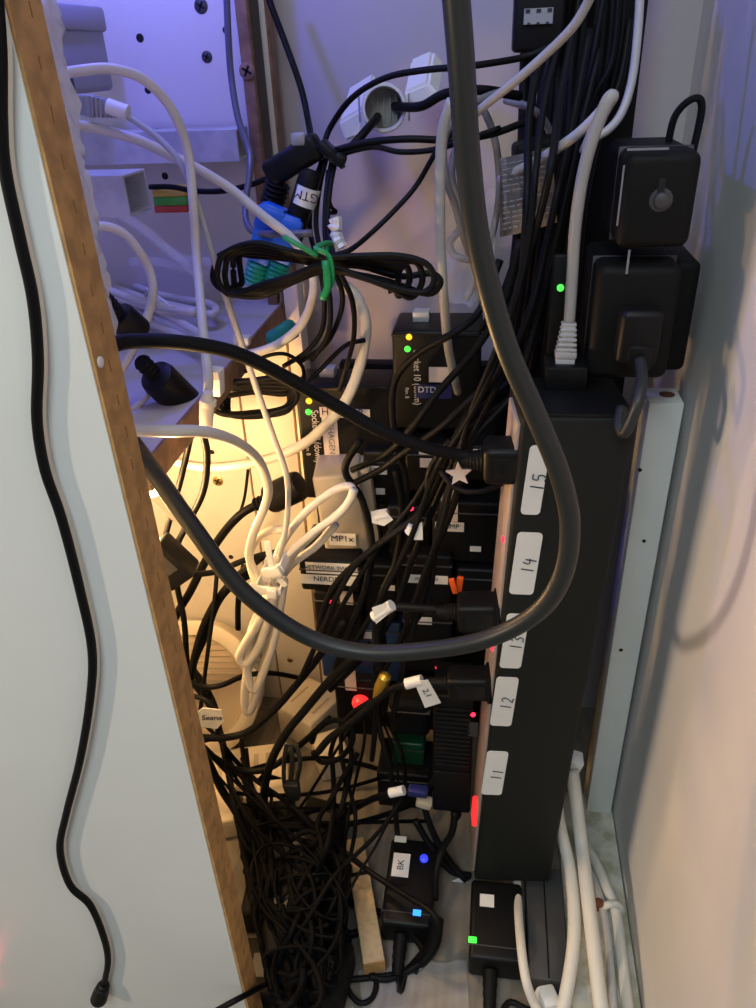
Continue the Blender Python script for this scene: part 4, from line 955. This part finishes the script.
for k, pts in enumerate(([(326, 158, .56), (319, 190, .555), (316, 225, .54), (322, 258, .51), (330, 300, .50), (328, 335, .51), (312, 360, .52)],
            [(332, 160, .56), (326, 195), (325, 235, .53), (330, 262, .51), (342, 292, .505), (339, 318), (325, 345, .52), (300, 362, .53)],
            [(336, 158, .56), (330, 190), (328, 230, .53), (338, 268, .505), (352, 300, .51), (354, 335), (347, 365, .54), (340, 390, .56)],
            [(322, 160, .565), (312, 195), (310, 230, .55), (318, 262, .51), (324, 295, .505), (322, 330), (306, 352, .52), (284, 366, .53)])):
    cable(('black cable dropping from the knot through the green tie, first from the left', 'black cable dropping from the knot and swinging left below the coil', 'black cable from the knot passing right of the pinkish white cable', 'black cable from the knot falling behind the lettered plug')[k], pts, 5.5, K, group='black cables from the knot')
# knot tie
bm = bmesh.new(); c = PY(330, 152, .555); box(bm, c, (0.018, 0.016, 0.007), 0.002, (0, 0.75, 0)); box(bm, PY(340, 160, .55), (0.008, 0.008, 0.008), 0.002, (0, 0.5, 0)); tube(bm, [PY(338, 156, .55), PY(343, 168, .548)], .002, 6)
tag(new('cable_tie', bm, 'black', None, True), 'black cable tie at the knot left of the pipe collar', 'cable tie')
# coil
rnd = random.Random(3)
coil_labels = ['outermost black loop of the coil held by the green tie', 'black loop of the coil lying second from outside', 'black loop in the middle of the green-tied coil', 'inner black loop of the green-tied coil', 'lowest sagging black loop of the green-tied coil']
for k in range(5):
    j = lambda a=3: rnd.uniform(-a, a)
    Y0 = .462 + .006 * k; s_ = (0, -9, -19, -28, 5)[k]
    pts = [(218 - s_ * .8, 268 + j(), Y0), (226 - s_ * .5, 252 + j(3) - s_ * .2), (255, 243 + k * 3.2), (290, 251 + k * 2), (324, 261 + (k - 2) * 2), (360, 256 + k * 2.5), (398, 256 + k * 5 + j(1)), (426 + s_, 263 + k * 2 + j(3)), (434 + s_ * 1.3, 280 + j(4)), (422 + s_ * 1.2, 296 - k * 1.5 + j(4)), (392, 291 + j(4) - k * 2.5), (360, 276 + j(1)), (324, 268 + (k - 2) * 1.5), (292, 277 + j(2) + k), (262, 285 + k * 2.5 + j(1)), (232, 290 + j(5)), (219 - s_ * .8, 283 + j(3))]
    cable(coil_labels[k], pts, 6.5, K, group='black loops of the green-tied coil', closed=True, n=5)
bm = bmesh.new(); c = PY(325, 264, .455)
tube(bm, catmull([c + Vector(v) for v in ((-.004, -.004, .010), (.004, -.006, .006), (.005, -.006, -.008), (.0, .0, -.013), (-.004, .022, 0), (0, .02, .008))], 4, True), .0017, 6, True)
tube(bm, catmull([c + Vector(v) for v in ((-.003, -.006, .006), (-.012, -.008, .012), (-.022, -.006, .017))], 4), .0015, 6); tube(bm, catmull([c + Vector(v) for v in ((.002, -.008, .004), (.003, -.010, -.010), (-.001, -.010, -.018))], 4), .0024, 6)
tag(new('twist_tie', bm, 'greentie', None, 'all'), 'green twist tie pinching the black cable coil', 'twist tie')
# foil scrap
bm = bmesh.new(); a, b = PY(333, 218, .53), PY(340, 248, .525); n = 9
tube(bm, [a.lerp(b, k / n) + Vector((random.uniform(-1, 1) * .0015, 0, 0)) for k in range(n + 1)], .004, 7, radii=[.002 + .003 * random.random() + .001 * (k % 2) for k in range(n + 1)])
tag(new('foil_scrap', bm, 'foil', None), 'crinkled silver foil scrap above the green tie', 'foil')
# small coil below the thick cable (x 205-300, y 375-420)
for k in range(5):
    j = lambda a=3: rnd.uniform(-a, a)
    pts = [(212 + 4 * k, 398 + j(), .505 + .006 * k), (225, 386 + j() + k * 2), (255, 380 + k * 3), (280 + j(), 378 + 4 * k), (297 - 2 * k, 392 + j()), (290 - k, 408 + j()), (262, 416 + j(2) - k), (232, 414 + j(2)), (216 + 3 * k, 408 + j())]
    cable(('frontmost', 'second', 'third', 'fourth', 'rearmost')[k] + ' black loop of the small coil under the thick cable', pts, 6, K, group='black loops of the small coil', closed=True, n=5)
cable('thin black cable arching above the small coil', [(245, 372, .51), (262, 358), (285, 354, .515), (302, 366), (304, 385, .53)], 4, K)
cable('black cable curling from the small coil to the converter', [(290, 400, .52), (318, 372, .53), (345, 346, .54), (365, 340)], 5, K)

# ---- black cables sweeping from top right down to the stack
vert = []
sweep = [
 [(560, 40, .57), (545, 100), (536, 170, .50), (530, 230), (515, 300, .49), (492, 360), (470, 415, .49), (455, 470), (440, 530, .48), (420, 585), (400, 640, .48), (375, 690)],
 [(575, 20, .58), (560, 100), (552, 160, .49), (540, 215), (525, 265, .50), (505, 330), (486, 385, .49), (462, 430), (436, 470, .49), (410, 540, .49), (385, 590), (350, 650, .49), (320, 690)],
 [(545, 50, .58), (530, 110), (527, 200, .51), (520, 290), (500, 370, .50), (470, 400), (440, 428, .50), (405, 452), (380, 470, .52), (350, 485)],
 [(590, 30, .59), (575, 110), (560, 180, .53), (545, 250), (530, 310, .51), (505, 370), (470, 440, .50), (448, 490), (436, 540, .49), (428, 600), (400, 640)],
 [(600, 50, .59), (580, 130), (565, 200, .55), (552, 260), (535, 330, .53), (515, 390), (480, 420, .51), (445, 450), (415, 500, .50), (380, 545), (340, 610, .49), (318, 660), (290, 690)],
 [(520, 240, .52), (505, 300), (475, 350, .51), (440, 390), (410, 430, .51), (385, 455), (352, 470, .53)],
 [(500, 260, .53), (480, 310), (455, 332, .50), (420, 352), (398, 375, .53), (392, 400), (396, 440, .53), (406, 480), (405, 520, .53), (395, 560)],
 [(535, 330, .54), (520, 370), (495, 395, .52), (470, 425), (450, 470, .51), (428, 520), (412, 560, .50), (390, 620), (360, 660, .49), (330, 690)],
 [(505, 350, .52), (478, 395), (452, 445, .50), (438, 480), (420, 512, .50), (390, 535), (360, 560, .49), (335, 585), (322, 615, .49), (318, 640)],
 [(528, 380, .52), (500, 410), (470, 445, .50), (455, 500), (432, 560, .49), (418, 610), (405, 660, .48), (392, 720)],
 [(450, 440, .50), (430, 470), (424, 510, .50), (400, 530), (362, 558, .49), (340, 590), (318, 640, .48), (300, 680)],
 [(360, 440, .52), (345, 470), (362, 500, .52), (372, 545), (365, 590, .50), (350, 630), (335, 670, .49)],
 [(395, 470, .53), (402, 510), (396, 560, .52), (380, 600), (384, 650, .50), (378, 700, .49), (372, 760)],
 [(378, 640, .49), (382, 612), (376, 660), (378, 720, .49), (392, 780, .48), (398, 840)],
 [(560, -10, .61), (548, 60), (540, 120, .59), (538, 200), (525, 270, .56), (515, 340)],
 [(605, -10, .60), (590, 70), (570, 140, .58), (555, 230), (540, 320, .55), (528, 380)],
 [(620, -20, .61), (612, 60), (592, 100, .60), (572, 170), (560, 240, .57), (550, 340, .55)],
 [(580, -10, .615), (572, 60), (566, 140), (545, 210, .57), (520, 250), (500, 300, .55), (480, 330)],
 [(630, 20, .62), (620, 80), (600, 130), (585, 200, .59), (575, 290, .57), (560, 350)],
]
sweep_lab = ['black cable falling in front of the silver sticker and down to the stack', 'black cable crossing the silver sticker diagonally towards the lower left', 'thin black cable ending by the white labels of the left converter', 'black cable passing just left of the upper plug', 'longest black cable slanting from the top right to the recess floor', 'black cable crossing the blue strip of the right converter', 'thin black cable curving round the lights of the right converter', 'black cable passing right of the right converter down to the thick loop', 'black cable bending round the red light of the handwritten-label device', 'black cable dropping straight past the long label strip',
 'black cable beside the small red light left of the PUMP adapter', 'black cable curling past the beige MP1 adapter on its right', 'thin black cable dropping past the white collar of the middle plug', 'black cable from the middle plug falling to the floor bricks', 'black cable at the far left of the top right bunch', 'black cable in the middle of the top right bunch', 'black cable near the right side of the top right bunch', 'black cable in the top right bunch turning left below the silver sticker', 'black cable at the far right of the top right bunch']
for lab, pts in zip(sweep_lab, sweep): cable(lab, pts, random.choice((6, 7, 7.5)), K, group='black cables sweeping down to the stack')
rnd = random.Random(21)
for k in range(14):
    x0 = 535 + 7 * k + rnd.uniform(-6, 6); x1 = 500 + 5.0 * k + rnd.uniform(-12, 12)
    cable('black cable deep in the dark bunch at the top right', [(x0, -30, .625), (x0 - 6, 50, .62), ((x0 + x1) / 2 + 4, 150, .61), (x1 + 12, 240, .60), (x1, 330, .59), (x1 - 10, 400, .60)], rnd.choice((7, 8, 9)), K, group='black cables deep in the top right bunch')
# cable loop under the upper plug
cable('black cable looping under the upper plug from the star', [(440, 470, .49), (452, 485), (470, 492, .47), (492, 488), (508, 478, .475), (516, 462, .48)], 6, K)
cable('black cable of the middle plug with white collar, bending down at left', [(450, 610, .455), (430, 609), (400, 607, .46), (384, 609), (376, 622, .465), (377, 650), (380, 668, .47)], 9, K, name='power_cable')
cable('black cable of the lowest plug running left through the gold wrap', [(440, 682, .455), (424, 681), (405, 685, .46), (390, 690), (374, 703, .47), (352, 722), (330, 738, .47), (318, 752)], 8, K, name='power_cable')
cable('black cable of the ribbed adapter dropping to the floor', [(455, 812, .462), (452, 832), (442, 850, .45), (436, 872), (435, 900, .42)], 7, K, name='power_cable')
cable('black cable of the lower plug-in adapter bending down in front of the strip top', [(640, 360, .458), (642, 378, .445), (639, 398, .432), (631, 420, .428), (624, 433, .428), (619, 425, .434), (622, 408, .445)], 12, 'cordgrey', name='power_cable')
cable('black cable crossing above the blue-lit brick from the tangle', [(300, 812, .49), (330, 840, .455), (370, 872, .42), (405, 895, .40), (436, 918, .38), (430, 948, .37), (415, 968, .37), (395, 988, .36), (375, 1005, .355), (350, 1018, .35)], 6.5, K)
cable('black cable with thickened sleeve curling round the front of the floor brick', [(318, 910, .43), (350, 902), (385, 915, .41), (412, 935), (424, 955, .375), (410, 975), (390, 998, .355), (372, 1016)], 7, K)
bm = bmesh.new(); tube(bm, catmull([PY(x, y, Y) for x, y, Y in ((437, 918, .395), (433, 944, .38), (418, 964, .372), (400, 984, .36))], 5), .0062, 12)
tag(new('cable_sleeve', bm, 'cord', None, 'all'), 'thick black sleeve on the cable bending round the blue-lit brick', 'sleeve')
cable('short black lead from the front of the blue-lit brick', None, .0026, K, P=[Vector(fb1['tip']) + Vector((0, 0.004, 0)), Vector(fb1['tip']) + Vector((0.004, -0.012, -.004)), PZ(408, 968, FLOOR + .003), PZ(418, 972, FLOOR + .003)])
cable('short black lead from the front of the green-lit brick', None, .0026, K, P=[Vector(fb2['tip']) + Vector((0, 0.004, 0)), Vector(fb2['tip']) + Vector((0.003, -0.014, -.004)), PZ(508, 1003, FLOOR + .003), PZ(530, 1010, FLOOR + .003), PZ(560, 1005, FLOOR + .003)])
cable('black lead from the blue data plug to the tangle', [(392, 793, .457), (370, 800), (345, 815, .48), (322, 835), (300, 850, .48)], 7, K)
for k, pts in enumerate(([(440, 770, .49), (425, 800), (432, 830, .47), (450, 862), (466, 884, .455)], [(415, 820, .48), (430, 845), (450, 870, .46), (470, 888)])):
    cable(('black cable from the ribbed adapter to the small green-white flag', 'thin black cable slanting to the small green-white flag')[k], pts, 7, K)

# ---- white cables at the lower right
cable('white cable bulging right beside the dark duct', [(560, 770, .50), (557, 800), (561, 830, .475), (570, 870, .445), (574, 910, .41), (573, 950, .378), (565, 1000, .345), (558, 1030, .33)], 13, 'white')
cable('longest white cable from the entry block straight to the bottom edge', [(572, 770, .50), (576, 800), (581, 840, .47), (587, 890, .425), (594, 950, .378), (600, 1000, .345), (604, 1030, .33)], 14, 'white')
cable('white cable clipped to the ledge by the rusty nail', None, .0052, 'white', P=[PZ(578, 835, FLOOR + .012), PZ(594, 860, FLOOR + .011), PZ(607, 888, FLOOR + .011), PZ(616, 912, FLOOR + .010), PZ(621, 950, FLOOR + .011), PZ(627, 1000, FLOOR + .011), PZ(632, 1035, FLOOR + .011)], sides=12)
cable('thin white cable left of the nail, lying on the ledge', None, .0038, 'whitegrey', P=[PZ(590, 870, FLOOR + .010), PZ(601, 900, FLOOR + .010), PZ(608, 940, FLOOR + .010), PZ(613, 1000, FLOOR + .010), PZ(616, 1035, FLOOR + .010)])
cable('white cable hanging from the foot of the power strip', [(517, 878, .452), (518, 905, .42), (521, 945, .375), (526, 980, .35), (534, 1003, .34), (542, 1016, .333)], 9.5, 'white')
bm = bmesh.new(); box(bm, PZ(546, 1002, FLOOR + .012), (0.016, 0.018, 0.022), .003, (0, .2, .4)); tag(new('white_plug', bm, 'label', None, True), 'white plug at the end of the cable below the power strip', 'plug')

# ---- traced cables of the warm recess
rec = [
 ('black cable dropping from the barrel connector, left of two', [(184, 408, .462), (191, 425), (188, 448, .50), (178, 490), (167, 530, .52), (158, 575, .52), (160, 610)], 6.5),
 ('black cable dropping from the barrel connector, right of two', [(190, 406, .464), (200, 425), (207, 455, .50), (203, 492), (187, 525, .52), (176, 550), (177, 585, .54), (184, 620), (187, 665, .54), (189, 700)], 6.5),
 ('thick black cable bowing left from the barrel before the pale batten', [(258, 504, .55), (240, 515), (222, 535, .55), (205, 562), (190, 592, .55), (174, 620), (165, 650, .55)], 8.5),
 ('level black cable behind the thickest cable at the lamp driver', [(160, 568, .47), (185, 574), (215, 572, .50), (240, 562), (262, 555, .52), (278, 552)], 6.5),
 ('black cable from the tied bundle falling left into the tangle', [(262, 556, .54), (243, 572), (225, 590, .55), (210, 612), (199, 640, .54), (190, 680), (186, 720, .53)], 8),
 ('second black cable beside it falling into the tangle', [(250, 575, .55), (230, 588), (217, 605, .55), (206, 635), (194, 665, .54), (188, 710)], 6.5),
 ('short black cable end hanging below the thickest cable', [(244, 566, .56), (240, 585), (238, 608, .56), (238, 629)], 6),
 ('thin black cable in front of the round fan', [(217, 572, .55), (214, 605), (208, 650, .53), (203, 690), (199, 720, .51)], 4.5),
 ('black cable sagging across the face of the round fan', [(186, 682, .50), (205, 687), (222, 685, .51), (244, 676), (270, 673, .55), (300, 678, .58)], 5.5),
 ('thick black cable from the stack sweeping left to the panel edge', [(345, 620, .49), (320, 655), (292, 690, .49), (272, 712), (245, 733, .48), (215, 738), (185, 735, .46)], 7.5),
 ('thickest dark cable from the stack into the tangle', [(370, 645, .48), (335, 675), (305, 710, .48), (285, 735), (270, 765, .47), (264, 800), (270, 840, .47), (285, 870)], 8.5),
 ('black cable under the name tag bending down to the tangle', [(188, 695, .49), (205, 700), (217, 715, .48), (216, 735), (200, 742, .47)], 5),
 ('bronze-lit cable looping in two rings right of the recess floor', [(312, 742, .50), (318, 728), (335, 720), (350, 726, .48), (352, 742), (340, 758), (322, 762, .49), (313, 752)], 6),
 ('inner ring of the bronze-lit looped cable', [(330, 755, .50), (335, 738), (350, 715, .48), (372, 700)], 5),
 ('black cable along the panel edge, lowest in the recess', [(192, 730, .45), (205, 755), (222, 790, .46), (240, 820), (250, 860, .44), (252, 900)], 8),
 ('black cable running right and down from the panel edge', [(190, 735, .46), (215, 758), (240, 770, .48), (270, 768), (300, 745, .49), (330, 718)], 6.5),
 ('thin cable end lit gold hanging straight in the warm recess', [(248, 470, .62), (244, 500), (236, 520, .62), (225, 535)], 3),
]
for lab, pts, d in rec: cable(lab, pts, d, K)
cable('black cable crossing in front of the panel foot at the bottom edge', None, .0022, K, P=[PY(214, 1012, .275), PY(236, 1000, .278), PY(255, 990, .30), PY(285, 972, .345), PY(320, 945, .37)])
# gold-lit plug prongs / Y splitter in the tangle
t = empty('splitter_lead', PY(292, 770, .47), 'splitter lead with three gold-lit legs in the recess tangle', 'cable')
for k, dx in enumerate((-9, -1, 7)):
    bm = bmesh.new(); tube(bm, catmull([PY(292, 802, .472) - t.location, PY(291 + dx * .7, 785, .47) - t.location, PY(293 + dx, 762, .472) - t.location, PY(292 + dx * .6, 745, .478) - t.location], 5), .0022, 8); new('leg', bm, 'cordgrey', t, 'all')
bm = bmesh.new(); box(bm, PY(293, 790, .468) - t.location, (.014, .010, .022), .003, seg=2); new('yoke', bm, 'cordgrey', t, True)
bm = bmesh.new(); tube(bm, catmull([PY(292, 800, .472) - t.location, PY(296, 830, .47) - t.location, PY(303, 850, .465) - t.location], 5), .003, 8); new('stem', bm, 'cordgrey', t, 'all')

# ---- the dense tangle above the floor on the left
rnd = random.Random(11)
def edge(py): return 208 + (py - 700) * 0.20 + 5
for k in range(18):      # long strands falling from the recess to the dark pile
    y = rnd.uniform(640, 760); x = edge(y) - 22 if k % 2 else rnd.uniform(335, 385); tx = rnd.uniform(250, 345); ty = rnd.uniform(880, 1010); bow = rnd.uniform(-55, 55); wob = rnd.uniform(-30, 30); P = []
    for i in range(7):
        u = i / 6; px = x + (tx - x) * u + bow * math.sin(u * PI) + wob * math.sin(2 * PI * u) + rnd.uniform(-4, 4); py = y + (ty - y) * u
        P.append(PZ(max(px, edge(py)) if i else px, py, FLOOR + .045 + .07 * (1 - u) + rnd.uniform(-.015, .03)))
    cable('thin black cable of the tangle falling from the recess to the dark pile', None, rnd.choice((.0013, .0016, .0020, .0025)), 'cordmatte', P=P, group='black cables of the recess tangle', sides=7, n=7)
for k in range(64):      # wide flat arcs of the dark pile
    cx = rnd.uniform(262, 335); cy = rnd.uniform(862, 985); P = []
    rx = rnd.uniform(18, 60); ry = rnd.uniform(22, 60); a0 = rnd.uniform(0, 6.28); sw = rnd.uniform(1.6, 4.2); til = rnd.uniform(-.9, .9); h = rnd.uniform(.035, .085)
    for i in range(6):
        a = a0 + sw * i / 5; qx = rx * math.cos(a); qy = ry * math.sin(a)
        px = cx + qx * math.cos(til) - qy * math.sin(til); py = min(cy + qx * math.sin(til) + qy * math.cos(til), 1020)
        P.append(PZ(min(max(px, edge(py)), 340), py, FLOOR + h + rnd.uniform(-.008, .008)))
    cable('black cable looped in the dark pile left of the pale stick', None, rnd.choice((.0014, .0018, .0022, .0028)), 'cordmatte', P=P, group='black cables of the dark pile', sides=7, n=7)
for k in range(9):      # strands hugging the panel edge
    P = [PZ(edge(y) + rnd.uniform(2, 22) + 3 * k, y, FLOOR + rnd.uniform(.04, .075)) for y in (740 + 9 * k, 800 + 6 * k, 850 + 5 * k, 905 + 4 * k, 960 + 3 * k, 1018)]
    cable('black cable falling close along the panel edge into the dark pile', None, rnd.choice((.0020, .0026, .0032)), 'cordmatte', P=P, group='black cables along the panel edge', sides=7, n=7)
for k in range(6):      # strands crossing the recess tangle
    y = rnd.uniform(700, 850); P = []; sl = rnd.uniform(-60, 40); bow = rnd.uniform(-25, 35)
    for i in range(5):
        u = i / 4; px = edge(y) + 190 * u; py = y + sl * u + bow * math.sin(u * PI); P.append(PZ(px, py, FLOOR + .07 - .05 * u * u + rnd.uniform(-.01, .01)))
    cable('black cable crossing the recess tangle from the panel edge to the stack', None, rnd.choice((.0014, .0020, .0026)), 'cordmatte', P=P, group='black cables crossing the recess tangle', sides=7, n=7)
tie('small pale tie on the cable bundle beside the pale stick', 323, 912, .40, 0.012, 0.004, ((309, 912), (333, 925)), m='whitegrey', ang=0.4, group=None)
cable('black cable bundle strand curving right beside the pale stick', [(325, 905, .41), (340, 930), (352, 960, .39), (366, 978), (374, 965, .40), (362, 950)], 7, K)
bm = bmesh.new(); tube(bm, catmull([PY(x, y, .385) for x, y in ((338, 930), (350, 950), (362, 972))], 5), .0062, 12); tag(new('ferrite_sleeve', bm, 'black', None, 'all'), 'black sleeve on the cable curving beside the pale stick', 'sleeve')
cable('thin black cable loop lying on the floor in front of the pale stick', None, .0025, K, P=[PZ(x, y, FLOOR + .004) for x, y in ((340, 940), (344, 980), (358, 1002), (372, 998), (376, 980), (366, 968))])

# ------------------------------------------------------------------ light
wd = bpy.data.worlds.new('world'); bpy.context.scene.world = wd; wd.use_nodes = True
wd.node_tree.nodes['Background'].inputs[0].default_value = (0.72, 0.86, 1.0, 1)
wd.node_tree.nodes['Background'].inputs[1].default_value = 0.12
def lamp(name, kind, loc, power, col, size=0.1, target=None, size_y=None, spot=None):
    l = bpy.data.lights.new(name, kind); l.energy = power; l.color = col
    if kind == 'AREA':
        l.size = size
        if size_y: l.shape = 'RECTANGLE'; l.size_y = size_y
    else: l.shadow_soft_size = size
    if kind == 'SPOT': l.spot_size = spot; l.spot_blend = 0.6
    o = bpy.data.objects.new(name, l); C.objects.link(o); o.location = loc
    if target is not None: o.rotation_euler = (Vector(target) - Vector(loc)).to_track_quat('-Z', 'Y').to_euler()
    return o
# the room's ceiling light, above and behind the photographer
lamp('ceiling_light', 'AREA', (-0.35, -1.0, 1.3), 20, (0.84, 0.97, 1.0), 0.8, (-0.05, 0.4, -0.4))
# a warm room lamp to the left: it reaches past the panel's edge and lights the right wall
lamp('overhead_fill', 'AREA', (0.02, 0.28, 1.5), 3.4, (0.88, 0.93, 1.0), 0.5, (-0.05, 0.45, -0.4))  # unseen cool fill from above, added to brighten the shelf
lamp('room_lamp', 'AREA', (-2.0, -0.78, 0.45), 26, (1.0, 0.78, 0.58), 0.09, (0.147, 0.35, -0.4))
# small warm bulb behind the panel, and the blue indicator light above the shelf
lamp('warm_bulb_light', 'POINT', bp + Vector((0.012, 0.006, 0.0)), 0.7, (1.0, 0.60, 0.25), 0.004)
lamp('recess_fill', 'POINT', (-0.29, 0.50, -0.33), 2.3, (1.0, 0.60, 0.25), 0.012)  # unseen warm fill without a fixture, added to brighten the recess
lamp('blue_led_light', 'POINT', (-0.255, 0.52, 0.16), 1.9, (0.10, 0.10, 1.0), 0.01)
lamp('red_glow', 'POINT', PY(-14, 985, 0.285), 0.010, (1.0, 0.05, 0.08), 0.004)

vs = bpy.context.scene.view_settings
vs.view_transform = 'Standard'; vs.look = 'None'; vs.gamma = 1; vs.exposure = 0.0; vs.use_curve_mapping = False

# ------------------------------------------------------------------ every thing's origin at its base
bpy.context.view_layer.update()
for o in list(C.objects):
    if o.parent is not None or o.type not in ('MESH', 'EMPTY'): continue
    if o.type == 'EMPTY':
        pts = []
        for ch in o.children_recursive:
            if ch.type == 'MESH': pts += [ch.matrix_world @ Vector(b) for b in ch.bound_box]
        if not pts: continue
    else:
        pts = [o.matrix_world @ Vector(b) for b in o.bound_box]
    lo = Vector([min(p[i] for p in pts) for i in range(3)]); hi = Vector([max(p[i] for p in pts) for i in range(3)])
    base = Vector(((lo.x + hi.x) / 2, (lo.y + hi.y) / 2, lo.z)); d = base - o.location
    o.location = base
    if o.type == 'EMPTY':
        for ch in o.children: ch.location = ch.location - d
    else:
        if o.data.users == 1: o.data.transform(Matrix.Translation(-d))
        for ch in o.children: ch.location = ch.location - d
